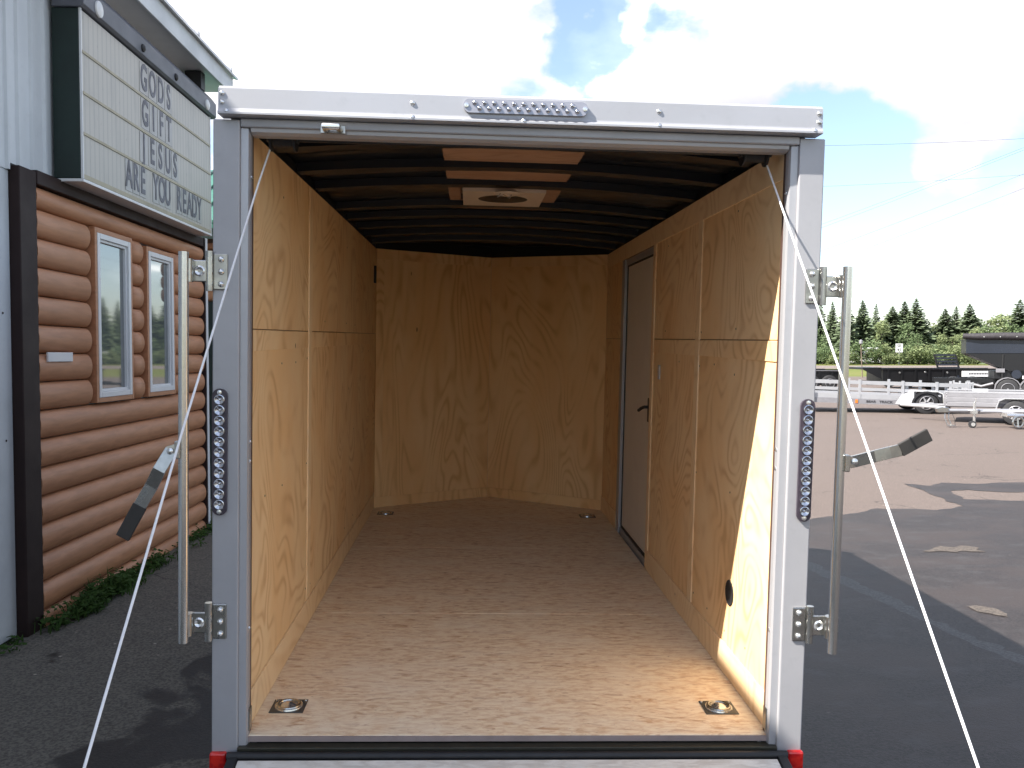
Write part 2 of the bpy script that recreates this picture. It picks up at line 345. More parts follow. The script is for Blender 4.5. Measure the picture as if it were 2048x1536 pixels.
# ================================================================== SETTING: ground
def sheet(name, pts, z, mat):
    me = bpy.data.meshes.new(name); bm = bmesh.new()
    f = bm.faces.new([bm.verts.new((x, y, z)) for x, y in pts]); bmesh.ops.recalc_face_normals(bm, faces=bm.faces)
    if f.normal.z < 0: f.normal_flip()
    bmesh.ops.triangulate(bm, faces=bm.faces); bm.to_mesh(me); bm.free(); me.materials.append(mat)
    o = bpy.data.objects.new(name, me); COL.objects.link(o); return tag(o, kind='structure')
def ragged(pts, amp, sub, seed):
    """break the outline up the way a drying edge does"""
    out = []
    for i, p in enumerate(pts):
        q = pts[(i+1) % len(pts)]; L = math.hypot(q[0]-p[0], q[1]-p[1]); n = max(1, int(L/sub)); nx, ny = (q[1]-p[1])/max(L,1e-6), -(q[0]-p[0])/max(L,1e-6)
        for k in range(n):
            u = k/n; x = p[0]+(q[0]-p[0])*u; y = p[1]+(q[1]-p[1])*u
            d = amp*(mnoise.noise((x*3.1, y*3.1, seed))+.5*mnoise.noise((x*9, y*9, seed+4)))
            out.append((x+nx*d, y+ny*d))
    return out
sheet('ground', [(-2500,-2500),(2500,-2500),(2500,2500),(-2500,2500)], -.03, M['grass'])
lot = sheet('parking_lot', [(-45,-30),(70,-30),(70,66),(-45,66)], 0, M['lot'])
sheet('apron', ragged([(-4.5,-9),(.4,-9),(.4,7.5),(-3.5,9.2),(-4.5,9.2)], .05, .3, 1), .004, M['apron'])
sheet('damp_pavement', ragged([(.35,-6),(9,-6),(9.4,7.0),(6.3,7.02),(5.70,7.2),(5.86,7.76),(6.14,7.9),(6.4,7.68),(9.5,7.5),(9.6,8.4),(7.3,8.47),(6.4,8.37),(6.15,8.52),
      (5.85,8.23),(5.62,8.42),(5.58,7.9),(5.47,7.34),(5.42,7.0),(5.42,6.74),(4.97,6.53),(4.6,6.6),(4.38,6.65),(3.9,6.29),(3.5,6.16),(3.2,5.95),(1.6,5.6),(.35,5.3)], .07, .06, 2), .004, M['wet'])
sheet('dry_spot', ragged([(3.76,4.56),(3.86,4.60),(3.92,4.70),(4.02,4.80),(4.13,4.73),(4.22,4.76),(4.36,4.69),(4.27,4.60),(4.3,4.52),(4.12,4.54),(4.05,4.49),(3.9,4.55)], .05, .022, 5), .008, M['dry'])
sheet('dry_spot', ragged([(3.20,2.98),(3.28,2.97),(3.36,2.90),(3.38,2.78),(3.33,2.72),(3.27,2.80),(3.2,2.84)], .04, .022, 6), .008, M['dry'])
def seam():
    b = MB(); L = [(2.50,4.4,.13),(2.60,4.05,.16),(2.68,3.5,.13),(2.74,3.1,.14),(2.80,2.6,.10),(2.86,2.2,.11),(2.95,1.7,.08),(3.05,1.2,.10)]; vs = []; n = 0
    for i in range(len(L)-1):
        for k in range(14):
            u = k/14; x, y, wd = (L[i][j]+(L[i+1][j]-L[i][j])*u for j in range(3)); e0 = .03*mnoise.noise((y*9,1.3,0)); e1 = .07*mnoise.noise((y*14,7.7,0))
            vs += [(x-wd*.5+e0,y,.0045),(x+wd*.5+e1,y,.0045)]; n += 1
    tag(b.add(vs, [(2*i,2*i+1,2*i+3,2*i+2) for i in range(n-1)]).build('pale_seam', M['strip']), kind='structure')
seam()
sheet('road', [(-400,112),(600,104),(600,140),(-400,148)], -.012, M['road'])

# ================================================================== CARGO TRAILER (local frame: floor top z=0, rear face y=0, nose at +y)
RT = Matrix(((0.9997968, 0.0011352, 0.0201268), (-0.0006999, 0.9997659, -0.0216241), (-0.0201466, 0.0216056, 0.9995636)))
TR = empty('cargo_trailer', label='silver enclosed cargo trailer with its rear ramp down, plywood lined inside', cat='trailer')
TR.location = (-.0224, .0267, .5002); TR.rotation_euler = RT.to_euler()
def P(mb, name, mat, parent=None, **k): return mb.build(name, mat, parent or TR, **k)
# axis with wheels, chassis (outside, below the floor)
IW, OW, HL, NOSE = .835, .925, 1.88, 4.09
def plan(wd, y0, y1, nose): return [(-wd, y0), (wd, y0), (wd, y1), (0, nose), (-wd, y1)]
P(MB().prism(plan(.80, .05, 3.5, 3.95), 'z', -.16, -.022), 'chassis', M['black_paint'])
# floor sheets (long boards laid across, joints 2 mm)
for y0, y1 in ((.028, 1.218), (1.22, 2.438)):
    fb = MB().box(-IW, IW, y0, y1, -.02, 0)
    P(fb, 'floor_sheet', M['floor'], bevel=.0015)
P(MB().prism([(-IW,2.44),(IW,2.44),(IW,3.60),(0,4.08),(-IW,3.60)], 'z', -.02, 0), 'floor_sheet', M['floor'])
# rear frame
for s in (-1, 1):
    def X(a, b): return (min(s*a, s*b), max(s*a, s*b))
    post = MB().box(*X(.846, .925), -.001, .07, -.25, 1.884); P(post, 'rear_post', M['alu'], bevel=.004)
    lip = MB().prism([(s*.8455,.010),(s*.8455,.044),(s*.820,.044),(s*.820,.022),(s*.824,.012)], 'z', -.06, 1.8615); P(lip, 'post_lip', M['alu_bright'])
    P(MB().box(*X(.8215, .842), .045, .0645, -.02, 1.872), 'edge_trim', M['jtrim'])
    for z in (1.72, .92, .86, .34, .06): P(MB().lathe((s*.8208, .034, z), (-s,0,0), [(.007,0),(.0065,.003),(.003,.005)], 8), 'screw', M['bolt'], smooth=True)
    P(MB().box(*X(.816, .8205), .025, .052, .015, .085), 'edge_plate', M['zinc'])
    # tail light
    tl = P(MB().box(*X(.877, .928), -.018, .004, -.22, -.036), 'tail_light', M['red'], bevel=.006)
P(MB().box(-.8455, .8455, -.001, .07, 1.863, 1.8885), 'rear_header', M['alu'], bevel=.004)
P(MB().prism([(.010,1.8625),(.066,1.8625),(.066,1.845),(.030,1.845),(.012,1.852)], 'x', -.817, .817), 'header_lip', M['alu_bright'])
cap = P(MB().prism([(.02,1.974),(-.024,1.974),(-.030,1.968),(-.034,1.9655),(-.0355,1.908),(-.0365,1.904),(-.042,1.896),(-.042,1.8905),(-.038,1.8895),(.02,1.8895)], 'x', -.900, .900), 'header_cap', M['alu_bright'])
for x, y, z in [(sx*.889, -.0355, z) for sx in (-1,1) for z in (1.950,1.924)]+[(-.335,-.0355,1.94),(.40,-.0355,1.94)]:
    P(MB().lathe((x,y+.002,z), (0,-1,0), [(.0085,0),(.008,.003),(.005,.006),(.001,.007)], 10), 'screw', M['bolt'], cap, smooth=True)
for x in (-.875,-.335,-.005,.40,.875): P(MB().lathe((x,-.0385,1.8995), (0,-1,.6), [(.007,0),(.0065,.003),(.002,.006)], 10), 'screw', M['bolt'], cap, smooth=True)
def stadium(L, r, n=10):
    return [(math.cos(t)*r + (L if abs(t) <= math.pi/2 else -L), math.sin(t)*r) for t in [-math.pi/2+math.pi*k/n for k in range(n+1)]+[math.pi/2+math.pi*k/n for k in range(n+1)]]
# clearance light bar on the cap
cl = P(MB().prism([(x, 1.9365+z) for x, z in stadium(.165, .0205)], 'y', -.0455, -.0345), 'light_bar', M['lens'], smooth=True)
for i in range(11):
    for j in (0, 1):
        x = -.152+i*.029+j*.0145
        P(MB().lathe((x, -.045, 1.9445-j*.016), (0,-1,0), [(.0078,0),(.0075,.003),(.004,.0065),(.0005,.007)], 8), 'led', M['led'], cl, smooth=True)
for x in (-.176, .176): P(MB().lathe((x,-.045,1.9365), (0,-1,0), [(.008,0),(.007,.004),(.001,.005)], 8), 'screw', M['bolt'], cl, smooth=True)
# vertical LED bars on the posts: dark housing, 11 round reflectors
ledm = MB().lathe((0,0,0), (0,-1,0), [(.0158,0),(.0158,.005),(.0135,.0058),(.004,.0015),(.003,.004),(.0005,.0045)], 16).mesh('led', M['led'], True, 30)
for s in (-1, 1):
    lb = P(MB().prism([(s*.9005+a, .8915+b) for b, a in stadium(.170, .0225)], 'y', -.010, .001), 'light_bar', M['led_dark'], smooth=True)
    for i in range(11): inst(ledm, 'led', lb, (s*.9005, -.0098, .8915+(i-5)*.0318))
    for z in (-.181, .181): P(MB().lathe((s*.9005,-.0098,.8915+z), (0,-1,0), [(.008,0),(.007,.004),(.001,.005)], 8), 'screw', M['bolt'], lb, smooth=True)
# header catch
hk = P(MB().tube([(-.592,-.012,1.862),(-.592,-.045,1.862),(-.552,-.045,1.862),(-.552,-.012,1.862)], .010, 10), 'header_catch', M['bolt'], smooth=True)
P(MB().box(-.61,-.535,-.006,.001,1.850,1.876), 'catch_plate', M['zinc'], hk, bevel=.002)
# lock bars: hinge leaf bolted to post, knuckle, arm with pressed dimple, rod, cam handle
def hinge(s, z, parent):
    X = lambda a, b: (min(s*a, s*b), max(s*a, s*b))
    lf = P(MB().box(*X(.879, .921), -.0075, -.0005, z-.054, z+.054), 'hinge_leaf', M['zinc'], parent, bevel=.003)
    for dz in (-.037, 0, .037): P(MB().lathe((s*.8975,-.007,z+dz), (0,-1,0), [(.0095,0),(.0092,.004),(.007,.008),(.003,.010),(.0005,.0105)], 12), 'bolt', M['bolt'], lf, smooth=True)
    P(MB().tube([(s*.931,-.012,z-.058),(s*.931,-.012,z+.06)], .0115, 12), 'hinge_pin', M['zinc'], parent, smooth=True)
    arm = MB().box(*X(.934, .985), -.020, -.013, z-.032, z+.032); a = P(arm, 'hinge_arm', M['zinc'], parent, bevel=.003)
    P(MB().lathe((s*.958,-.0195,z), (0,-1,0), [(.017,-.001),(.0165,.001),(.012,.004),(.009,.001),(.001,.0)], 16), 'dimple', M['bolt'], a, smooth=True)
    P(MB().tube([(s*.992,-.033,z-.034),(s*.992,-.033,z+.034)], .0205, 14), 'clamp', M['zinc'], parent, smooth=True)
for s, zt, zb, xr in ((-1, 1.486, .322, .994), (1, 1.492, .296, .990)):
    rod = P(MB().tube([(s*xr,-.05,zb),(s*xr,-.05,zt)], .0145, 16), 'lock_bar', M['rod'], smooth=True)
    for z in (1.433, .372): hinge(s, z, rod)
    if s < 0: hp = [(-1.006,-.055,.905),(-1.028,-.058,.900),(-1.056,-.075,.845),(-1.083,-.062,.795),(-1.118,-.058,.735),(-1.168,-.058,.640)]
    else: hp = [(1.004,-.055,.893),(1.030,-.058,.898),(1.085,-.078,.918),(1.140,-.062,.928),(1.175,-.060,.936),(1.262,-.060,.985)]
    def bar(pts, hw, th):
        b = MB(); q = [Vector(p) for p in pts]; rings = []
        for i, p in enumerate(q):
            d = (q[min(i+1,len(q)-1)]-q[max(i-1,0)]).normalized(); n = Vector((0,-1,0)); n = (n-d*n.dot(d)).normalized(); u = d.cross(n)
            rings += [p+u*hw+n*th, p-u*hw+n*th, p-u*hw-n*th, p+u*hw-n*th]
        fs = [(0,1,2,3), tuple(range(len(rings)-4, len(rings)))[::-1]]
        for i in range(len(q)-1):
            for k in range(4): fs.append((i*4+k, i*4+(k+1) % 4, i*4+4+(k+1) % 4, i*4+4+k))
        return b.add(rings, fs)
    h = P(bar(hp[:5], .0185, .004), 'lock_handle', M['zinc'], rod, bevel=.001)
    P(bar([Vector(hp[4]).lerp(Vector(hp[5]), -.02), hp[5]], .0205, .006), 'handle_grip', M['grip'], rod, bevel=.002)
    P(MB().box(*sorted((s*.998, s*1.014)), -.072, -.046, hp[0][2]-.026, hp[0][2]+.026), 'handle_pivot', M['zinc'], rod, bevel=.003)
    P(MB().lathe((hp[1][0], hp[1][1]-.003, hp[1][2]), (0,-1,0), [(.011,0),(.010,.005),(.003,.009)], 12), 'bolt', M['bolt'], rod, smooth=True)
# interior lining
def panel(s, y0, y1, z0, z1, x=.8365, th=.008, name='plywood_panel', mat='ply_side'):
    return P(MB().box(*sorted((s*x, s*(x+th))), y0, y1, z0, z1), name, M[mat], bevel=.001)
for s in (-1, 1):
    ys = [(.065, 1.072), (1.074, 2.30), (2.302, 3.62)] if s < 0 else [(.065, 1.072), (1.074, 2.018), (2.99, 3.62)]
    for y0, y1 in ys:
        panel(s, y0, y1, .03, 1.263); panel(s, y0, y1, 1.266, 1.872)
    yb = 1.04 if s < 0 else 1.035
    panel(s, yb, yb+.065, .115, 1.86, .831, .0055, 'batten', 'ply_strip')
    for a, b in (((.066, yb-.002), (yb+.067, 3.6)) if s < 0 else ((.066, yb-.002), (yb+.067, 1.95))):
        panel(s, a, b, 1.195, 1.262, .8325 if s > 0 else .8345, .004, 'rail_strip', 'ply_side')
    for a, b in (((.0655, 3.6),) if s < 0 else ((.0655, 1.955), (2.985, 3.6))):
        panel(s, a, b, .001, .112, .8305, .006, 'kick_strip', 'ply_strip')
    if s > 0: panel(s, .066, 3.6, 1.775, 1.874, .8315, .005, 'top_strip', 'ply_strip')
    if s > 0: panel(s, 1.957, 2.016, .001, 1.773, .8305, .006, 'batten', 'ply_strip')
nail = MB().lathe((0,0,0), (1,0,0), [(.0042,0),(.004,.0008),(.001,.001)], 8).mesh('nail', M['steel_dark'])
for s in (-1, 1):
    for y in ((.085,.30,.55,.80,1.02,1.12,1.40,1.70,1.96) if s > 0 else (.085,.30,.55,.80,1.02,1.12,1.45,1.80,2.15,2.5,2.85,3.2)):
        for z in (.17,.70,1.15,1.31,1.74):
            if rnd.random() < .35: inst(nail, 'nail', TR, (s*.8363, y+rnd.uniform(-.012,.012), z+rnd.uniform(-.015,.015)), (0,0,math.pi if s > 0 else 0))
for s in (-1, 1):       # V-nose panels
    p0, p1 = Vector((s*.835, 3.602)), Vector((0, 4.09)); d = (p1-p0).normalized(); n = Vector((d.y, -d.x)); n = n if n.y > 0 else -n
    def slab(z0, z1, off, th, a=0.0, b=1.0, nm='plywood_panel', mat='ply_front'):
        q0, q1 = p0.lerp(p1, a)+n*off, p0.lerp(p1, b)+n*off
        if b == 1.0: q1 = Vector((0, q1.y+ (q1.x*d.y/d.x*-1)))
        if b == 1.0 and s > 0: q1.x = .0005
        if b == 1.0 and s < 0: q1.x = -.0005
        P(MB().prism([(q0.x,q0.y),(q1.x,q1.y),(q1.x,q1.y+th/abs(n.y)),(q0.x+n.x*th,q0.y+n.y*th)], 'z', z0, z1), nm, M[mat])
    slab(.02, 1.874, 0, .008)
    slab(.001, .075, -.009, .007, 0, 1.0, 'kick_strip', 'ply_front'); slab(1.80, 1.8735, -.008, .006, 0, 1.0, 'top_strip', 'ply_front')
    if s < 0: slab(.077, 1.798, -.007, .006, .0, .06, 'batten', 'ply_front')
for s in (-1, 1):       # black rail under the roof over the nose, unseen boards added behind the panels to stop light leaks
    if s < 0: P(MB().box(-.862,-.8455,.072,3.6,-.02,1.874), 'light_leak_board', M['luan'])
    else: P(MB().box(.8455,.862,.072,2.015,-.02,1.874).box(.8455,.862,2.988,3.6,-.02,1.874).box(.8455,.862,2.015,2.988,1.777,1.874), 'light_leak_board', M['luan'])
P(MB().prism([(-.90,3.60),(-.835,3.60),(0,4.086),(.835,3.60),(.90,3.60),(.90,3.63),(0,4.15),(-.90,3.63)], 'z', 1.8745, 1.975), 'nose_rail', M['bow'])
# outer skins and roof
for s in (-1, 1):
    P(MB().box(*sorted((s*.905, s*.918)), .071, 3.66, -.16, 1.90) if s < 0 else
      MB().box(.905,.918,.071,2.00,-.16,1.90).box(.905,.918,2.97,3.66,-.16,1.90).box(.905,.918,2.0,2.97,1.80,1.90).box(.905,.918,2.0,2.97,-.16,-.03), 'side_skin', M['skin'])
P(MB().prism([(-.918,3.661),(0,4.20),(.918,3.661),(.906,3.653),(0,4.186),(-.906,3.653)], 'z', -.16, 1.90), 'nose_skin', M['skin'])
def arch(x): return .045*(1-(x/.9)**2)
def roof(z, th, wd, y0, y1, nose, nx=20):
    b = MB(); vs = []; fs = []
    ys = [y0+(y1-y0)*k/8 for k in range(9)]
    for y in ys:
        for i in range(nx+1):
            x = -wd+2*wd*i/nx; yy = y if y < y1-1e-6 else y1+(nose-y1)*(1-abs(x)/wd)
            vs.append((x, yy, z+arch(x)))
    for j in range(8):
        for i in range(nx): q = j*(nx+1)+i; fs.append((q, q+1, q+nx+2, q+nx+1))
    top = [(x,y,zz+th) for x,y,zz in vs]; m = len(vs)
    b.add(vs+top, fs+[tuple(i+m for i in f[::-1]) for f in fs]); return b
P(roof(1.912, .012, .90, .02, 3.65, 4.15), 'roof_sheet', M['ceil'], smooth=True)
P(roof(1.928, .004, .915, .02, 3.66, 4.19), 'roof_skin', M['skin'], smooth=True)
for s in (-1, 1): P(MB().prism([(s*.84,1.8745),(s*.90,1.8745),(s*.90,1.911),(s*.84,1.911)], 'y', .10, 3.6), 'top_rail', M['bow'])
for y in (.42, .83, 1.215, 1.80, 2.17, 2.56, 2.95, 3.34):          # roof bows
    b = MB(); n = 16; vs = []
    for i in range(n+1):
        x = -.838+1.676*i/n; z = 1.877+arch(x)
        vs += [(x,y-.038,z),(x,y+.038,z),(x,y+.038,z+.033),(x,y-.038,z+.033)]
    fs = [(0,3,2,1), tuple(range(4*n, 4*n+4))]
    for i in range(n):
        for k in range(4): fs.append((i*4+k, i*4+(k+1) % 4, i*4+4+(k+1) % 4, i*4+4+k))
    P(b.add(vs, fs), 'roof_bow', M['bow'])
for y0, y1 in ((.10,.75),(.752,1.30),(1.74,2.02)):
    P(MB().box(-.268,.258,y0,y1,1.944,1.950), 'ceiling_board', M['luan'])
for xa, xb in ((-.268,-.21),(.19,.258)): P(MB().box(xa,xb,1.302,1.738,1.944,1.950), 'ceiling_board', M['luan'])
vt = MB(); R0 = .118; cx, cy, n = -.01, 1.52, 32
for zz, rr in ((1.898, 0), (1.916, 0)):
    pass
outer = []
for k in range(n):
    t = 2*math.pi*k/n; c_, s_ = math.cos(t), math.sin(t); m = .19/max(abs(c_), abs(s_)); outer.append((cx+c_*m, cy+s_*m*1.1))
inner = [(cx+R0*math.cos(2*math.pi*k/n), cy+R0*math.sin(2*math.pi*k/n)) for k in range(n)]
vt.add([(x,y,1.915) for x,y in outer]+[(x,y,1.915) for x,y in inner]+[(x,y,1.949) for x,y in outer]+[(x,y,1.949) for x,y in inner],
       [(k,(k+1)%n,n+(k+1)%n,n+k) for k in range(n)]+[(k,2*n+k,2*n+(k+1)%n,(k+1)%n) for k in range(n)]+[(n+k,n+(k+1)%n,3*n+(k+1)%n,3*n+k) for k in range(n)])
vent = P(vt, 'roof_vent', M['vent'])
P(MB().lathe((cx,cy,1.9165), (0,0,1), [(R0*1.0,0),(R0,.006)], 32), 'vent_hole_shade', M['bow'], vent)  # black disc stands in for the shade inside the vent hole
P(MB().lathe((cx+.01,cy-.265,1.90), (0,0,1), [(.02,-.012),(.05,-.006),(.058,.0),(.05,.006)], 24), 'dome_lamp', M['vent'], vent, smooth=True)
P(MB().tube([(cx-.02,cy-.30,1.895),(cx-.035,cy-.33,1.872),(cx-.01,cy-.34,1.882),(cx+.02,cy-.32,1.87),(cx+.03,cy-.29,1.893)], .002, 6), 'lamp_wire', M['zinc'], vent)
# ramp spring tube and cable drums
P(MB().tube([(-.80,.125,1.862),(.80,.125,1.862)], .012, 12), 'spring_tube', M['bow'], smooth=True)
for s in (-1, 1):
    dr = P(MB().lathe((s*.745,.125,1.853), (s,0,0), [(.034,-.04),(.034,-.034),(.022,-.03),(.022,.03),(.034,.034),(.034,.04)], 20), 'cable_drum', M['rubber'], smooth=True)
    P(MB().box(*sorted((s*.70,s*.795)), .105,.145,1.848,1.876), 'drum_bracket', M['steel_dark'], dr)
    P(MB().tube([(s*.785,.115,1.822),(s*.80,.042,1.709),(s*.840,-.512,1.028),(s*.851,-1.03,.445),(s*.866,-1.70,-.355)], .0030, 8), 'ramp_cable', M['cable'], smooth=True)
    P(MB().tube([(s*.866,-1.70,-.355),(s*.866,-1.72,-.40)], .009, 8), 'cable_eye', M['zinc'])
# sill, seal, ramp
P(MB().box(-.846,.846,-.006,.030,-.075,-.024), 'sill', M['sill'], bevel=.003)
P(MB().prism([(.027,-.0185),(.027,-.002),(.0225,-.002),(.0225,-.0185)], 'x', -.835, .835), 'floor_nosing', M['nosing'])
P(MB().tube([(-.872,-.020,-.043),(.872,-.020,-.043)], .0125, 12), 'ramp_hinge', M['rubber'], smooth=True)
ramp = empty('ramp_door'); ramp.parent = TR; ramp.location = (0,-.026,-.0475); ramp.rotation_euler = (math.atan2(.392, 1.75), 0, 0)
MB().box(-.835,.835,-1.76,-.012,-.012,.003).build('ramp_board', M['ramp'], ramp, bevel=.002)
for s in (-1, 1): MB().box(*sorted((s*.838,s*.868)), -1.78,-.002,-.03,.008).build('ramp_edge', M['rubber'], ramp, bevel=.003)
MB().box(-.836,.836,-1.79,-1.762,-.03,.006).build('ramp_edge', M['rubber'], ramp, bevel=.003)
MB().box(-.835,.835,-1.76,-.012,-.03,-.013).build('ramp_skin', M['skin'], ramp)
# recessed tie-down rings
for x, y in ((-.739,.236),(.723,.224),(-.728,3.40),(.70,3.38)):
    pan = P(MB().box(x-.056,x+.056,y-.052,y+.052,.0005,.003), 'tie_down_pan', M['steel_dark'], bevel=.001)
    P(MB().lathe((x,y,.003), (0,0,1), [(.047,0),(.046,.004),(.030,.002),(.024,.006),(.012,.012),(.002,.014)], 20), 'ring_dish', M['bolt'], pan, smooth=True)
    P(MB().tube([(x+.036*math.cos(t), y+.036*math.sin(t), .008) for t in [math.pi*2*k/20 for k in range(21)]], .005, 8), 'ring', M['zinc'], pan, smooth=True)
    for dx in (-.048,.048): P(MB().lathe((x+dx,y+.043,.002), (0,0,1), [(.005,0),(.004,.003),(.001,.004)], 8), 'screw', M['bolt'], pan)
# side door in the right wall
dr = empty('side_door'); dr.parent = TR
MB().box(.858,.900,2.062,2.895,.035,1.735).build('door_panel', M['door_skin'], dr, bevel=.004)
for y0,y1,z0,z1 in ((2.022,2.060,-.02,1.774),(2.897,2.985,-.02,1.774),(2.060,2.897,1.737,1.774),(2.060,2.897,-.02,.033)):
    MB().box(.834 if y0 > 2.5 else .845,.903,y0,y1,z0,z1).build('door_frame', M['alu'], dr, bevel=.002)
MB().box(.852,.8575,2.885,2.8965,.034,1.736).build('door_seal', M['rubber'], dr)
MB().box(.852,.8575,2.062,2.885,1.726,1.7365).build('door_seal', M['rubber'], dr); MB().box(.852,.8575,2.062,2.885,.033,.048).build('door_seal', M['rubber'], dr)
lt = MB().box(.846,.8575,2.085,2.135,.80,.935).build('door_latch', M['rubber'], dr, bevel=.004)
MB().tube([(.846,2.11,.885),(.825,2.115,.885),(.815,2.15,.875),(.812,2.205,.858)], .009, 8).build('latch_lever', M['rubber'], lt)
P(MB().lathe((.8365,.505,.317), (-1,0,0), [(.048,0),(.048,.003),(.044,.004),(.040,.001),(.001,.0)], 24), 'wall_vent', M['rubber'], smooth=True)
P(MB().box(.829,.8365,1.785,1.82,1.055,1.13), 'switch_plate', M['white'], bevel=.002)
P(MB().box(-.8365,-.822,3.45,3.49,1.62,1.74), 'wall_clip', M['rubber'])
P(MB().lathe((-.918,.25,1.02), (-1,0,0), [(.018,0),(.016,.01),(.004,.016)], 14), 'marker_light', M['lens'], smooth=True)
# running gear
def wheel(parent, loc, r=.33, wdt=.20, side=1, detail=True):
    """axle along local x; outer face towards side*x"""
    wv = empty('wheel'); wv.parent = parent; wv.location = loc
    MB().lathe((0,0,0), (1,0,0), [(r*.6,-wdt/2),(r*.86,-wdt/2),(r*.97,-wdt*.42),(r,-wdt*.3),(r,wdt*.3),(r*.97,wdt*.42),(r*.86,wdt/2),(r*.6,wdt/2)], 28).build('tyre', M['tyre'], wv, smooth=True)
    MB().lathe((side*wdt*.28,0,0), (side,0,0), [(r*.60,-.02),(r*.60,.07),(r*.56,.075),(r*.54,.02),(r*.2,.012),(r*.16,.05),(r*.03,.055)], 24).build('rim', M['mill_dull'], wv, smooth=True)
    if detail:
        for k in range(6):
            t = math.pi*k/3; u = Vector((0, math.cos(t), math.sin(t))); 
            MB().tube([Vector((side*(wdt*.28+.045),0,0))+u*r*.12, Vector((side*(wdt*.28+.06),0,0))+u*r*.55], [.030,.018], 6).build('spoke', M['mill'], wv)
    return wv
for s in (-1, 1):
    # wheels stand on the ground outside the body under a fender
    wheel(TR, (s*1.045, 1.95, -.545+.325-s*-.0), .325, .19, s, False).location.z = -.5565+.33+(.035 if s > 0 else 0)
    fd = [(1.95+.43*math.cos(t), -.22+.40*math.sin(t)) for t in [math.pi*k/10 for k in range(11)]]
    P(MB().prism(fd+[(y*.97+1.95*.03, z*.96-.01) for y, z in fd[::-1]], 'x', *sorted((s*.92, s*1.16))), 'fender', M['skin'])
P(MB().tube([(-.95,1.95,-.24),(.95,1.95,-.24)], .03, 10), 'axle', M['black_paint'])
P(MB().box(-.05,.05,3.9,5.2,-.15,-.05), 'tongue', M['black_paint'])
P(MB().tube([(.0,5.0,-.63),(.0,5.0,.25)], .03, 10), 'tongue_jack', M['zinc'])

# ================================================================== BUILDING with log siding (local: x out of the wall, y along it away from camera)
BA = (-2.866, 2.880, 0); BR = -math.radians(1.5)
B = empty('roadside_building', BA, BR, 'white ribbed metal building with an inset of brown log siding and two narrow windows', 'building')
def Q(mb, name, mat, parent=None, **k): return mb.build(name, mat, parent or B, **k)
Y0, Y1, EZ = -10.0, 3.06, 4.31
Q(MB().box(-5,-.06,Y0,Y1,0,EZ), 'wall_core', M['lower_wall'])
def ribbed(y0, y1, z0, z1, step=.155):
    pr = [(-.058,y0)]; y = y0
    pts = []
    while y < y1-.001:
        ye = min(y+step, y1)
        pts += [(0.0,y),(0.0,y+(ye-y)*.74),(.016,y+(ye-y)*.80),(.016,y+(ye-y)*.93)] if ye-y > .1 else [(0.0,y)]
        y = ye
    pts.append((0.0,y1))
    return MB().prism([(-.058,y0)]+pts+[(-.058,y1)], 'z', z0, z1)
yy = Y0
while yy < -.30:
    ye = min(yy+.93, -.254)
    Q(ribbed(yy, ye-.002, 2.80, EZ), 'metal_sheet', M['metal_wall']); Q(MB().box(-.058,-.004,yy,ye-.001,.02,2.797), 'wall_sheet', M['lower_wall'])
    yy = ye
yy = -.285
while yy < Y1-.05:
    ye = min(yy+.93, Y1-.012); Q(ribbed(yy, ye-.002, 2.845, EZ), 'metal_sheet', M['metal_wall']); yy = ye
for y, z in ((-.36,3.05),(-.36,3.45),(-.34,1.95),(-.33,1.2),(-.36,2.9)): Q(MB().lathe((-.002,y,z), (1,0,0), [(.008,0),(.004,.004)], 6), 'screw', M['brown'])
Q(MB().box(-.03,.060,-.250,-.06,0,2.83), 'corner_trim', M['brown'], bevel=.006)
Q(MB().box(-.03,.066,-.059,2.975,2.755,2.842), 'top_trim', M['brown'], bevel=.006)
Q(MB().box(-.05,.070,2.977,3.0,0,2.84), 'end_trim', M['brown']); Q(MB().box(-.05,.075,3.002,3.055,0.0,2.843), 'end_trim', M['vinyl'], bevel=.004)
wins = [(.735,1.290,1.40,2.575), (1.640,2.175,1.40,2.555)]
def logcourse(z0, z1, y0, y1, r0=False, r1=False):
    """half-round siding course; ends by a window are rounded off"""
    n = 9; h = z1-z0; b = MB(); stations = []
    e = .055
    for yv, k in ((y0, 0.35 if r0 else 1), (y0+e*.35, .75 if r0 else 1), (y0+e, 1), (y1-e, 1), (y1-e*.35, .75 if r1 else 1), (y1, .35 if r1 else 1)): stations.append((yv, k))
    vs = []
    for yv, k in stations:
        for i in range(n+1):
            t = math.pi*i/n; vs.append((-.03+(.03+.062*math.sin(t)**.8)*k, yv, (z0+z1)/2-h/2*math.cos(t)*(.985)))
    fs = []
    for j in range(len(stations)-1):
        for i in range(n): q = j*(n+1)+i; fs.append((q, q+1, q+n+2, q+n+1))
    fs += [tuple(range(n+1)), tuple(range((len(stations)-1)*(n+1), len(stations)*(n+1)))[::-1]]
    return b.add(vs, fs)
z = -.085
while z < 2.74:
    z1 = min(z+.18, 2.752)
    if z1 > 1.37 and z < 2.575 and z+.09 > 1.36 and z+.09 < 2.62:
        segs = [(-.058,.69,False,True),(1.335,1.595,True,True),(2.22,2.974,True,False)]
    else: segs = [(-.058,2.974,False,False)]
    for y0, y1, a, b_ in segs: Q(logcourse(z, z1, y0, y1, a, b_), 'log', M['log'], smooth=True, angle=60)
    z += .18
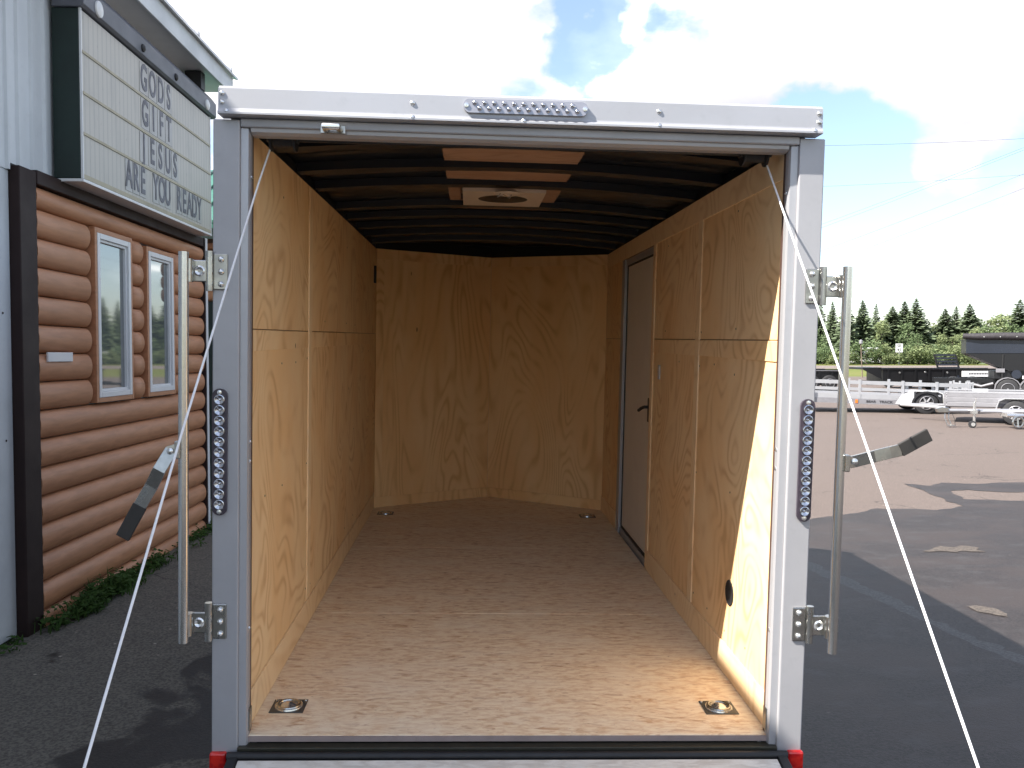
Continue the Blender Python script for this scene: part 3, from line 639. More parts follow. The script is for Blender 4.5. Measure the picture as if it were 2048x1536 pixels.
for y0, y1, z0, z1 in wins:
    wv = empty('window'); wv.parent = B
    def R(a, b, c, d, x0, x1, nm, m): return MB().box(x0, x1, a, b, c, d).build(nm, m, wv, bevel=.003)
    for a, b, c, d in ((y0-.035,y0,z0-.035,z1+.035),(y1,y1+.035,z0-.035,z1+.035),(y0+.0005,y1-.0005,z1,z1+.035),(y0+.0005,y1-.0005,z0-.035,z0)): R(a,b,c,d,-.05,.062,'outer_trim',M['log'])
    fwid = .040
    for a, b, c, d in ((y0+.001,y0+fwid,z0+.001,z1-.001),(y1-fwid,y1-.001,z0+.001,z1-.001),(y0+fwid+.001,y1-fwid-.001,z1-fwid,z1-.001),(y0+fwid+.001,y1-fwid-.001,z0+.001,z0+fwid)): R(a,b,c,d,-.05,.066,'frame',M['vinyl'])
    for a, b, c, d in ((y0+fwid,y0+fwid+.02,z0+fwid,z1-fwid),(y1-fwid-.02,y1-fwid,z0+fwid,z1-fwid),(y0+fwid+.021,y1-fwid-.021,z1-fwid-.02,z1-fwid),(y0+fwid+.021,y1-fwid-.021,z0+fwid,z0+fwid+.02)): R(a,b,c,d,-.05,.050,'sash',M['vinyl'])
    MB().box(-.03,.030,y0+fwid+.015,y1-fwid-.015,z0+fwid+.015,z1-fwid-.015).build('pane', M['glass'], wv)
Q(MB().box(.055,.068,.03,.345,1.662,1.722), 'name_plate', M['vinyl'], bevel=.002)
# eave: soffit, fascia, metal roof with ribs
Q(MB().box(-.3,.262,Y0-.2,3.22,EZ+.002,EZ+.022), 'soffit', M['vinyl'])
Q(MB().box(.264,.292,Y0-.2,3.22,EZ-.03,EZ+.135), 'fascia', M['lower_wall'], bevel=.004)
Q(MB().prism([(.33,EZ+.13),(.33,EZ+.155),(-5.2,EZ+1.85),(-5.2,EZ+1.82)], 'y', Y0-.25, 3.27), 'roof', M['skin'])
for k in range(15): Q(MB().prism([(.334,EZ+.15),(.334,EZ+.185),(-5.2,EZ+1.88),(-5.2,EZ+1.85)], 'y', Y0+k*.93, Y0+k*.93+.05), 'roof_rib', M['skin'])
Q(MB().prism([(.24,EZ+.02),(.24,EZ+.13),(-5,EZ+1.74),(-5,EZ+.02)], 'y', 3.0, 3.055), 'gable', M['metal_wall'])

# ------------------------------------------------------------------ marquee sign
S = empty('marquee_sign', BA, BR, 'cream changeable-letter sign box hung on the white metal building above the log siding', 'sign')
def SQ(mb, name, mat, parent=None, **k): return mb.build(name, mat, parent or S, **k)
sy0, sy1, sz0, sz1, sx = .235, 2.775, 2.852, 3.945, .205
SQ(MB().box(.018, sx-.012, sy0, sy1, sz0, sz1), 'case', M['green_dark'], bevel=.005)
face = SQ(MB().box(sx-.0115, sx-.002, sy0+.012, sy1-.012, sz0+.03, sz1-.01), 'letter_board', M['sign_face'])
SQ(MB().box(.02, sx+.004, sy0-.003, sy1+.003, sz0-.022, sz0-.002), 'bottom_frame', M['vinyl'], bevel=.003)
for a, b in ((sy0,sy0+.0115),(sy1-.0115,sy1)): SQ(MB().box(sx-.0115, sx+.002, a, b, sz0, sz1), 'side_frame', M['vinyl'])
SQ(MB().box(sx-.0115, sx+.002, sy0+.012, sy1-.012, sz0, sz0+.03), 'frame_rail', M['sign_rail'])
rh = (sz1-.01-sz0-.03)/4; rows = []
for k in range(4):
    zc_ = sz0+.03+rh*(k+.5); rows.append(zc_)
    if k: SQ(MB().box(sx-.0018, sx+.004, sy0+.013, sy1-.013, sz0+.03+rh*k-.009, sz0+.03+rh*k+.009), 'letter_rail', M['sign_rail'])
def letters(txt, y0, pitch, row):
    for i, ch in enumerate(txt):
        if ch == ' ': continue
        yc = y0+pitch*i
        til = SQ(MB().box(sx-.0015, sx+.001, yc-pitch*.47, yc+pitch*.47, rows[row]-rh*.42, rows[row]+rh*.44), 'letter_tile', M['letter_tile'])
        me = text_mesh(ch, .275, M['letter'], .001, .006); o = inst(me, 'letter', til, (sx+.0028, yc, rows[row]+.004), (math.pi/2, 0, math.pi/2), (.62, 1, 1))
letters('GODS', 1.235, .165, 3); letters('GIFT', 1.25, .16, 2); letters('JESUS', 1.22, .16, 1); letters('ARE YOU READY', .94, .125, 0)
lb = SQ(MB().prism([(.03,sz1+.002),(.215,sz1+.002),(.235,sz1+.02),(.235,sz1+.14),(.19,sz1+.20),(.03,sz1+.20)], 'y', sy0-.02, sy1+.09), 'lamp_bar', M['sign_bar'], bevel=.004)
for y, m, r in ((.43,'vinyl',.055),(2.60,'vinyl',.048),(1.15,'rubber',.03),(1.82,'rubber',.03)):
    SQ(MB().lathe((.236,y,sz1+.065), (1,0,0), [(r,-.002),(r*.95,.008),(r*.5,.018),(.002,.02)], 18), 'bar_lamp' if m == 'vinyl' else 'bar_knob', M[m], lb, smooth=True)
SQ(MB().box(.05,.20,2.55,2.66,sz1+.20,sz1+.36), 'junction_box', M['rubber'], lb, bevel=.004)

# ------------------------------------------------------------------ log wing beyond
L2 = empty('log_outbuilding', (-4.6, 7.6, 0), 0, 'sunlit log building with green metal roof and dark green door beyond the white building', 'building')
MB().box(0,2.95,.09,4,0,3.22).build('wall_core', M['log2'], L2)
z = 2.34
while z < 3.2:
    n = 8; vs = [(0, .09-.07*math.sin(math.pi*i/n), z+.15/2-.15/2*math.cos(math.pi*i/n)) for i in range(n+1)]
    MB().prism([(v_[1], v_[2]) for v_ in vs], 'x', -.02, 2.96).build('log', M['log2'], L2, smooth=True, angle=60); z += .151
MB().box(.9,2.93,.03,.088,0,2.335).build('door', M['green_dark'], L2, bevel=.004)
MB().box(.0,.88,.02,.088,0,2.335).build('wall_panel', M['log2'], L2)
MB().prism([(-.35,3.14),(-.35,3.20),(2.2,4.3),(4.4,3.2),(4.4,3.14),(2.2,4.22)], 'x', -.2, 3.2).build('roof', M['green_roof'], L2)
MB().prism([(-.352,3.02),(-.352,3.135),(.1,3.135),(.1,3.02)], 'x', -.2, 3.2).build('eave_board', M['green_dark'], L2)
for k in range(14): MB().prism([(-.36,3.205),(-.36,3.23),(2.2,4.335),(2.2,4.305)], 'x', -.18+k*.245, -.15+k*.245).build('roof_rib', M['green_roof'], L2)
for y in (.3,): MB().box(2.70,2.80,-.03,.029,1.0,1.12).build('door_handle', M['zinc'], L2)

# ------------------------------------------------------------------ weeds along the wall foot
def weeds(name, spots, label):
    b = MB()
    for x, y, h, n, sp in spots:
        for k in range(n):
            a = rnd.random()*6.28; bx, by = x+rnd.gauss(0,sp*.5), y+rnd.gauss(0,sp); hh = h*rnd.uniform(.3,1.0); wd = rnd.uniform(.003,.009)
            d = Vector((math.cos(a), math.sin(a), 0)); s_ = Vector((-d.y, d.x, 0)); p0 = Vector((bx,by,0)); lean = rnd.uniform(.1,.7)*hh
            p1 = p0+d*lean*.4+Vector((0,0,hh*.6)); p2 = p0+d*lean+Vector((0,0,hh*rnd.uniform(.75,1)))
            b.add([p0-s_*wd*.5, p0+s_*wd*.5, p1+s_*wd, p1-s_*wd, p2], [(0,1,2,3),(3,2,4)])
            for _ in range(3):
                q = p1+Vector((rnd.uniform(-.03,.03), rnd.uniform(-.03,.03), rnd.uniform(-.02,.04))); e_ = Vector((rnd.uniform(-1,1),rnd.uniform(-1,1),rnd.uniform(-.3,.6)))*.022; g_ = Vector((rnd.uniform(-1,1),rnd.uniform(-1,1),.2))*.02
                b.add([q, q+e_+g_, q+e_*2, q+e_-g_], [(0,1,2,3)])
    o = b.build(name, M['weed']); return tag(o, label, 'weeds', kind='stuff')
sp = []
for k in range(70):
    s_ = rnd.uniform(-.15, 3.2); big = max(0, 1-abs(s_-.45)/1.0)
    sp.append((-2.866+.09+.026*s_+abs(rnd.gauss(0,.05))+.05*big, 2.88+s_, .04+.14*big*rnd.uniform(.4,1.2)+.06*rnd.random(), int(5+22*big), .05+.03*big))
for k in range(16): sp.append((-2.95+rnd.gauss(0,.08), 2.35+rnd.gauss(0,.25), .05, 10, .05))
weeds('weeds', sp, 'green weeds and grass tufts along the foot of the log siding')
sp = [(-3.0+rnd.uniform(-.4,.7), 6.3+rnd.uniform(-.3,.8), .10, 24, .08) for k in range(26)]
weeds('weeds', sp, 'grass tufts on the pavement before the dark green door')

# ================================================================== PARKED TRAILERS
def utility():
    t = empty('utility_trailer', (10.05, 22.75, 0), 0, 'bare aluminium utility trailer with slatted sides and white fender, lettered along its side', 'trailer')
    t.rotation_euler = (0, math.radians(1.6), math.radians(-15))
    al, du = M['mill'], M['mill_dull']
    def U(mb, nm, m=al, par=None, **k): return mb.build(nm, m, par or t, **k)
    L, Wd = 4.5, 1.95
    U(MB().box(0,L,0,Wd,.40,.46), 'deck', du)
    for y0, y1 in ((0,.04),(Wd-.04,Wd)):
        U(MB().box(.002,L-.002,y0,y1,.462,.60), 'side_panel', al); U(MB().box(0,L,y0-.012 if y0 == 0 else y0,y1+.0 if y0 == 0 else y1+.012,.31,.4585), 'frame_rail', du)
        for z0, z1 in (((.70,.79),(.89,1.0)) if y0 == 0 else ((.64,.70),(.86,.93))): U(MB().box(.03,L-.03,y0+.003,y1-.003,z0,z1), 'rail', al)
        for x in (0,1.42,2.62,3.55,L-.07): U(MB().box(x,x+.07,y0-.013,y1+.013,.4586,1.03), 'stake', al)
    for z0, z1 in ((.47,.60),(.70,.77),(.90,.98)): U(MB().box(-.03,.0-.003,.05,Wd-.05,z0,z1), 'front_rail', al)
    for y in (.02,.65,1.28,1.88): U(MB().box(-.062,-.031,y,y+.06,.36,1.0), 'front_stake', al)
    g = empty('ramp_gate'); g.parent = t
    for k in range(5): MB().box(L+.03,L+.07,.03,Wd-.03,.48+k*.115,.54+k*.115).build('slat', al, g)
    for y in (.0,.62,1.26,1.90): MB().box(L+.028,L+.072,y,y+.05,.42,1.06).build('gate_bar', al, g)
    for k in range(5): U(MB().box(2.75+.36*k,2.83+.36*k,.10,.14,.50,.99), 'ramp_bar', al)
    for z0 in (.64,.92): U(MB().box(2.70,4.35,.09,.15,z0,z0+.05), 'ramp_bar', al)
    fd = [(2.70,.44),(2.80,.72),(2.90,.76),(3.58,.76),(3.70,.70),(3.78,.40)]
    U(MB().prism(fd+[(x+(.02 if x < 3.2 else -.02), z_-.02) for x, z_ in fd[::-1]], 'y', -.27, -.014), 'fender', M['white'])
    U(MB().prism([(2.40,.36),(2.92,.36),(2.90,.74),(2.78,.72),(2.58,.64)], 'y', -.275, -.262), 'fender_side', M['white'])
    arc = [(3.26+.42*math.cos(a), .34+.42*math.sin(a)) for a in [math.pi*(.03+.94*k/12) for k in range(13)]]
    U(MB().prism(arc+[(3.26+(x-3.26)*.86, .34+(z_-.34)*.86) for x, z_ in arc[::-1]], 'y', -.283, -.02), 'fender_lip', M['rubber'])
    w1 = wheel(t, (3.26,-.15,.415), .33, .2, 1); w1.rotation_euler = (0,0,-math.pi/2)
    w2 = wheel(t, (3.26,Wd+.15,.415), .33, .2, 1, False); w2.rotation_euler = (0,0,math.pi/2)
    U(MB().tube([(3.26,-.1,.415),(3.26,Wd+.1,.415)], .035, 8), 'axle', M['black_paint'])
    for y in (.25, Wd-.25): U(MB().tube([(.1,y,.36),(-1.25,Wd/2,.40)], .04, 8), 'tongue', al)
    U(MB().tube([(-1.25,Wd/2,.40),(-1.5,Wd/2,.42)], .045, 8), 'coupler', M['zinc'])
    U(MB().tube([(.12,-.08,.12),(.12,-.08,.75)], .032, 10), 'jack', M['zinc'])
    U(MB().lathe((.07,-.09,.085), (0,1,0), [(.09,-.03),(.09,.03)], 16), 'jack_wheel', M['tyre'])
    U(MB().box(1.34,1.41,-.03,-.013,.33,.43), 'marker_light', M['orange'])
    U(MB().box(L-.1,L-.02,.04,.10,1.04,1.10), 'latch', al)
    me = text_mesh('BEAR   TRACK', .115, M['rubber'], .002, .003); o = inst(me, 'lettering', t, (2.02,-.0165,.385), (math.pi/2,0,0), (1.0,.8,1))
utility()
def plank_trailer():
    t = empty('utility_trailer', (11.95, 18.6, 0), math.radians(-32), 'low aluminium trailer with solid plank side, parked behind the coupler and jack', 'trailer')
    al, du = M['mill'], M['mill_dull']; L, Wd = 3.8, 1.9
    def U(mb, nm, m=du, par=None, **k): return mb.build(nm, m, par or t, **k)
    U(MB().box(.02,L,.05,Wd-.05,.40,.44), 'deck')
    for y0, y1 in ((0,.04),(Wd-.04,Wd)):
        for k in range(3): U(MB().box(0,L,y0,y1,.42+.115*k,.42+.115*k+.108), 'plank', du, bevel=.006)
        U(MB().box(-.02,L,y0-.01,y1+.01,.766,.80), 'top_rail', al)
    for k in range(3): U(MB().box(-.03,-.001,.02,Wd-.02,.42+.115*k,.42+.115*k+.108), 'plank', du, bevel=.006)
    for k in range(5): U(MB().lathe((.03,-.001,.45+k*.07), (0,-1,0), [(.014,0),(.01,.008)], 8), 'bolt', M['bolt'])
    U(MB().box(.6,.95,.3,1.2,.801,.835), 'folded_ramp', M['white']); U(MB().box(2.1,2.5,.3,1.2,.801,.83), 'folded_ramp', M['mill_dull'])
    w1 = wheel(t, (1.55,-.14,.30), .30, .19, 1); w1.rotation_euler = (0,0,-math.pi/2)
    w2 = wheel(t, (1.55,Wd+.14,.30), .30, .19, 1, False); w2.rotation_euler = (0,0,math.pi/2)
    fd = [(1.12,.40),(1.18,.60),(1.30,.66),(1.80,.66),(1.92,.60),(1.98,.40)]
    U(MB().prism(fd+[(x+(.02 if x < 1.55 else -.02), z_-.02) for x, z_ in fd[::-1]], 'y', -.25, -.012), 'fender', al)
    U(MB().tube([(1.55,-.1,.30),(1.55,Wd+.1,.30)], .035, 8), 'axle', M['black_paint'])
    for y in (.25,Wd-.25): U(MB().tube([(.1,y,.36),(-1.1,Wd/2,.38)], .04, 8), 'tongue', al)
plank_trailer()
def snow_trailer():
    t = empty('utility_trailer', (13.45, 16.85, 0), math.radians(-4), 'aluminium trailer with ribbed upright front and long tongue on a wheeled jack', 'trailer')
    al, du = M['mill'], M['mill_dull']; L, Wd = 3.4, 1.4
    def U(mb, nm, m=al, par=None, **k): return mb.build(nm, m, par or t, **k)
    U(MB().box(0,L,-.3,Wd,.36,.43), 'deck', du)
    U(MB().box(-.02,.0-.001,-.3,Wd,.43,.78), 'front_panel', du)
    for k in range(9): U(MB().box(-.045,-.021,-.28+k*.2,-.24+k*.2,.43,.77), 'front_rib', al)
    U(MB().box(-.06,L,-.32,-.28,.431,.79), 'side_panel', du); U(MB().box(-.06,L,-.335,-.265,.791,.82), 'top_rail', al)
    U(MB().tube([(.3,.2,.39),(-2.38,.1,.40)], .045, 8), 'tongue'); U(MB().tube([(.2,-.25,.38),(-1.55,.06,.385)], .035, 8), 'tongue')
    cp = U(MB().prism([(-2.55,.36),(-2.30,.36),(-2.30,.47),(-2.45,.49),(-2.58,.45)], 'y', .04, .16), 'coupler', M['zinc'], bevel=.01)
    for dx in (0,.09): U(MB().tube([(-2.36+dx,.1,.37),(-2.38+dx,.06,.22),(-2.33+dx,.03,.06),(-2.25+dx,.03,.05)], .012, 6), 'safety_chain', M['zinc'], cp)
    U(MB().tube([(-2.2,.1,.36),(-2.17,.02,.2),(-2.16,0,.05)], .006, 6), 'wiring', M['rubber'], cp)
    j = U(MB().tube([(-1.72,.0,.14),(-1.72,.0,.60)], .03, 10), 'jack', M['bolt'])
    U(MB().tube([(-1.72,.0,.60),(-1.72,-.06,.63),(-1.72,-.06,.70)], .012, 8), 'jack_handle', M['bolt'], j)
    U(MB().lathe((-1.78,-.03,.085), (.35,1,0), [(.085,-.028),(.085,.028)], 16), 'jack_wheel', M['tyre'], j)
    U(MB().lathe((-1.78,-.075,.085), (.35,1,0), [(.045,-.01),(.045,.022)], 12), 'wheel_hub', M['bolt'], j)
    U(MB().box(-1.80,-1.68,-.07,.04,.34,.42), 'jack_bracket', M['bolt'], j)
    U(MB().box(-1.10,-.85,-.40,.05,.28,.36), 'bracket', M['bolt'])
    U(MB().tube([(-.95+.12*math.cos(a), -.45, .17+.12*math.sin(a)) for a in [math.pi*2*k/20 for k in range(21)]], .022, 8), 'winch_ring', M['zinc'])
    U(MB().tube([(-1.2,-.42,.32),(.6,-.34,.30)], .04, 8), 'axle_beam', M['bolt']); U(MB().tube([(-.95,-.42,.31),(-.95,-.45,.05)], .02, 8), 'stand', M['zinc'])
    w1 = wheel(t, (2.1,-.42,.28), .28, .18, 1); w1.rotation_euler = (0,0,-math.pi/2)
    w2 = wheel(t, (2.1,Wd+.12,.28), .28, .18, 1, False); w2.rotation_euler = (0,0,math.pi/2); U(MB().tube([(2.1,-.4,.28),(2.1,Wd,.28)], .03, 8), 'axle', M['black_paint'])
snow_trailer()
def dump_box(name, loc, rz, L, h0, h1, label, extra):
    t = empty(name, loc, rz, label, 'trailer'); bk = M['black_paint']; Wd = 2.0
    def U(mb, nm, m=bk, par=None, **k): return mb.build(nm, m, par or t, **k)
    U(MB().box(0,L,0,.05,h0,h1), 'side_wall'); U(MB().box(0,L,Wd-.05,Wd,h0,h1), 'side_wall'); U(MB().box(0,.05,.051,Wd-.051,h0,h1), 'end_wall'); U(MB().box(L-.05,L,.051,Wd-.051,h0,h1), 'tail_gate')
    U(MB().box(.05,L-.05,.051,Wd-.051,h0,h0+.05), 'bed_floor'); U(MB().box(-.06,L+.04,-.05,.06,h1+.001,h1+.07), 'top_rail', bk, bevel=.01); U(MB().box(-.06,L+.04,Wd-.06,Wd+.05,h1+.001,h1+.07), 'top_rail', bk)
    for k in range(int(L/.62)): U(MB().box(.2+k*.62,.27+k*.62,-.045,-.001,h0,h1), 'side_rib', bk)
    for y in (.35,Wd-.45): U(MB().box(-.6,L,y,y+.1,h0-.18,h0-.001), 'frame_rail')
    for x in (L*.55,L*.55+.85):
        for y, s_ in ((-.12,-1),(Wd+.12,1)):
            wv = wheel(t, (x,y,.38), .38, .22, 1, False); wv.rotation_euler = (0,0,s_*math.pi/2)
        U(MB().tube([(x,-.1,.38),(x,Wd+.1,.38)], .04, 8), 'axle')
    U(MB().tube([(-.5,Wd/2,h0-.1),(-1.6,Wd/2,h0-.12)], .06, 8), 'tongue'); U(MB().tube([(-1.3,Wd/2,.02),(-1.3,Wd/2,1.1)], .05, 8), 'jack')
    extra(t, U); return t
def ex1(t, U):
    U(MB().box(-.9,.0-.062,.0,2.0,1.06,1.16), 'tarp_hood', M['black_paint'])
    U(MB().prism([(-.9,1.06),(0-.06,1.06),(-.06,.62)], 'y', .0, .05), 'hood_gusset', M['black_paint'])
    for x, z_ in ((.75,.92),(1.9,.95),(2.9,.93)): U(MB().lathe((x,-.05,z_), (0,-1,0), [(.05,0),(.04,.02)], 10), 'stake_hook', M['bolt'])
    pl = U(MB().box(3.55,5.0,-.075,-.047,.74,1.0), 'name_board', M['plate'], bevel=.004)
    for k in range(13): U(MB().box(3.86+k*.072,3.86+k*.072+.05,-.079,-.0755,.84,.915), 'lettering', M['rubber'], pl)
    for k in range(4): U(MB().box(3.55+k*.38,3.70+k*.38,-.06,-.047,.60,.64), 'reflector', M['white']); 
    for k in range(4): U(MB().box(3.72+k*.38,3.91+k*.38,-.06,-.047,.60,.64), 'reflector', M['red'])
    U(MB().box(3.35,3.41,-.10,-.05,.62,.80), 'blue_tag', M['navy_sheen_paint'])
dump_box('dump_trailer', (18.9,36.0,0), math.radians(-5), 5.7, .52, 1.05, 'long black dump trailer with pale name board on its side, behind the slatted aluminium trailer', ex1)
def ex0(t, U):
    U(MB().tube([(-.1,-.03,1.0),(3.1,-.06,.97)], .018, 6), 'tie_rail', M['mill_dull'])
    for x in (1.2,1.42): U(MB().box(x,x+.12,-.08,-.05,.96,1.03), 'latch', M['bolt'])
dump_box('dump_trailer', (14.6,38.0,0), math.radians(-2), 3.1, .45, .98, 'short low black dump trailer without a name board, next to the lamp post', ex0)
# upright equipment ramp
er = empty('equipment_trailer', (24.0, 40.5, 0), math.radians(-4), 'black flat equipment trailer with its slatted ramp standing upright', 'trailer')
MB().box(-2.5,1.2,0,2.0,.62,.78).build('deck', M['black_paint'], er)
for x in (-1.6,-.7):
    for y, s_ in ((-.1,-1),(2.1,1)): wv = wheel(er, (x,y,.36), .36, .2, 1, False); wv.rotation_euler = (0,0,s_*math.pi/2)
    MB().tube([(x,-.1,.36),(x,2.1,.36)], .04, 8).build('axle', M['black_paint'], er)
rg = empty('ramp'); rg.parent = er; rg.location = (.1,.02,.781)
for x0 in (0,1.08): MB().prism([(x0,0),(x0+.07,0),(x0-.21,1.0),(x0-.28,1.0)], 'y', 0, .08).build('ramp_beam', M['black_paint'], rg)
for k in range(6): zz = .08+k*.165; MB().prism([(.071-.28*zz,zz),(1.079-.28*zz,zz),(1.079-.28*(zz+.10),zz+.10),(.071-.28*(zz+.10),zz+.10)], 'y', .005, .07).build('slat', M['navy_sheen_paint'] if k else M['black_paint'], rg)
for x in (.2,.45,.70,.95): MB().lathe((x,-.001,.14), (0,-1,0), [(.035,0),(.02,.03)], 8).build('bolt', M['bolt'], rg)
MB().box(-.02,1.17,0,.1,-.06,.0).build('ramp_hinge', M['black_paint'], rg)
# tall hopper with raised box
hp = empty('dump_trailer', (19.5, 30.4, 0), math.radians(-26), 'tall black dump trailer with its deep box raised, rolled tarp along the rim', 'trailer')
def U(mb, nm, m=None, par=None, **k): return mb.build(nm, m or M['black_paint'], par or hp, **k)
U(MB().prism([(0,1.80),(.0,2.33),(4.6,2.33),(4.6,1.80)], 'y', 0, .05), 'side_wall', M['navy_sheen_paint']); U(MB().box(0,4.6,2.15,2.2,1.80,2.33), 'side_wall', M['navy_sheen_paint'])  # black box sides, their sheen put in as dark blue
U(MB().box(0,.05,.051,2.149,1.80,2.33), 'end_wall'); U(MB().box(4.55,4.6,.051,2.149,1.80,2.33), 'end_wall')
U(MB().prism([(.0,1.795),(4.6,1.795),(4.6,1.1),(1.5,1.1)], 'y', .02, 2.18), 'belly')
tp = U(MB().tube([(-.12,-.04,2.48),(.4,-.04,2.455),(1.2,-.04,2.465),(2.2,-.04,2.44),(3.2,-.04,2.46),(4.7,-.04,2.47)], [.10,.135,.145,.15,.145,.13], 12), 'tarp_roll', M['tarp'], smooth=True)
U(MB().box(-.03,4.63,-.02,2.22,2.331,2.37), 'rim')
for k in range(4): U(MB().lathe((.6+k*.56,-.175,2.44), (0,-1,0), [(.03,0),(.02,.02)], 8), 'grommet', M['bolt'], tp)
U(MB().box(-1.1,4.6,.5,.62,.62,.80), 'frame_rail'); U(MB().box(-1.1,4.6,1.58,1.70,.62,.80), 'frame_rail'); U(MB().box(1.0,4.6,.1,2.1,.801,1.1), 'sub_frame')
U(MB().tube([(1.25,.05,.02),(1.30,.05,1.75)], .05, 8), 'prop_leg'); U(MB().box(1.05,1.35,-.02,.04,1.05,1.20), 'box_hinge', M['mill_dull'])
U(MB().lathe((1.75,-.02,.98), (0,-1,0), [(.17,-.02),(.17,.03)], 16), 'toolbox_cap', M['navy_sheen_paint']); U(MB().box(1.95,2.09,-.05,.0,.80,.92), 'marker_plate', M['plate'])
for x in (1.45,2.30):
    for y, s_ in ((-.05,-1),(2.25,1)): wv = wheel(hp, (x,y,.40), .40, .24, 1, False); wv.rotation_euler = (0,0,s_*math.pi/2)
    U(MB().tube([(x,0,.40),(x,2.2,.40)], .04, 8), 'axle')
    U(MB().prism([(x+.46*math.cos(a),.40+.46*math.sin(a)) for a in [math.pi*k/8 for k in range(9)]]+[(x+.43*math.cos(a),.40+.43*math.sin(a)) for a in [math.pi-math.pi*k/8 for k in range(9)]], 'y', -.18, .08), 'fender', M['mill_dull'])
U(MB().tube([(.1,.3,.62),(.55,-.1,.50),(.95,-.1,.62)], .05, 8), 'hydraulic_hose', M['mill_dull']); U(MB().box(-1.1,1.0,.30,.49,.36,.58), 'battery_box'); U(MB().box(-1.0,-.7,.5,1.7,.02,.62), 'support_leg')
tb = empty('portable_sign', (14.9, 19.7, 0), 0, 'teal upright panel standing behind the aluminium trailers', 'sign')
MB().box(0,.7,0,.06,.12,1.06).build('board', M['teal'], tb, bevel=.01); MB().box(.05,.11,-.2,.26,0,.119).build('foot', M['rubber'], tb); MB().box(.59,.65,-.2,.26,0,.119).build('foot', M['rubber'], tb)

# ================================================================== ROADSIDE: sign, lamp post, wires, cars behind bushes
rs = empty('road_sign', (80.7, 155, 0), math.radians(-25), 'white rectangular speed limit sign on a post at the far roadside', 'sign')
MB().box(-.08,.08,.02,.08,0,3.0).build('post', M['mill_dull'], rs); MB().box(-.62,.62,-.02,.019,2.35,4.0).build('board', M['white'], rs)
for s_, z_, sz in (('SPEED',3.72,.30),('LIMIT',3.40,.30),('45',2.80,.75)): inst(text_mesh(s_, sz, M['rubber'], .004, .01), 'lettering', rs, (0,-.026,z_), (math.pi/2,0,0))
lp = empty('lamp_post', (30.2, 62.5, 0), 0, 'thin dark lamp post with a small pale lantern behind the parked trailers', 'lamp post')
MB().tube([(.15,0,0),(0,0,2.6)], [.05,.035], 8).build('pole', M['wood_pole'], lp); MB().lathe((0,0,2.6), (0,0,1), [(.05,0),(.14,.05),(.13,.28),(.03,.36)], 12).build('lantern', M['mill_dull'], lp)
for i, (x, y, ln, h) in enumerate(((75.6,163,4.6,2.5),(83.4,170,5.0,3.4))):
    v_ = empty('parked_van', (x,y,0), math.radians(-24), ('low pale van half hidden by roadside bushes, beside the tall spruce', 'tall pale van half hidden by roadside bushes, behind the lamp post')[i], 'van', 'vans behind the roadside bushes')
    MB().prism([(-ln/2,.35),(ln/2,.35),(ln/2,h*.55),(ln/2-.9,h*.6),(ln/2-1.6,h),(-ln/2,h)], 'y', -.9, .9).build('body', M['white'], v_, bevel=.06)
    for x_ in (-ln*.3, ln*.3):
        for y_ in (-.85,.85): MB().lathe((x_,y_,.36), (0,1,0), [(.36,-.1),(.36,.1)], 14).build('wheel', M['tyre'], v_)
    MB().box(-ln*.2,ln*.15,-.92,-.905,h*.6,h*.85).build('window', M['glass'], v_)
for i, (x, y) in enumerate(((31.5, 92.0), (19.5, 8.0))):
    pole = empty('utility_pole', (x,y,0), 0, ('wooden utility pole far down the wire run behind the cargo trailer', 'wooden utility pole at the near end of the wire run')[i], 'utility pole')
    MB().tube([(0,0,0),(0,0,10.2)], [.16,.11], 10).build('shaft', M['wood_pole'], pole); MB().box(-1.6,1.6,-.06,.06,9.3,9.45).build('crossarm', M['wood_pole'], pole)
wl_ = ((14.779,33.337,22.045,30.879),(19.089,43.653,19.136,26.519),(19.607,44.895,19.369,26.868),(23.975,55.348,21.924,30.697),(27.752,64.101,23.819,33.538),(11.842,26.39,18.343,25.331))
for i, (x0,y0,x1,y1) in enumerate(wl_):
    a, b = Vector((x0,y0,9)), Vector((x1,y1,9)); d = (b-a); p0, p1 = a-d*1.6, b+d*1.2
    pts = []
    for k in range(25):
        u = k/24; q = p0.lerp(p1, u); q.z = 9+.5*((2*u-1)**2)-.12; pts.append(q)
    tag(MB().tube(pts, .0055, 5).build('power_line', M['blackwire']), ('nearly level thin wire second from the top of the wires', 'upper of the two close sloping wires', 'lower of the two close sloping wires', 'sloping wire just below the close pair of wires', 'lowest sloping wire above the tree line', 'topmost nearly level wire in the sky')[i], 'wire', 'overhead wires')

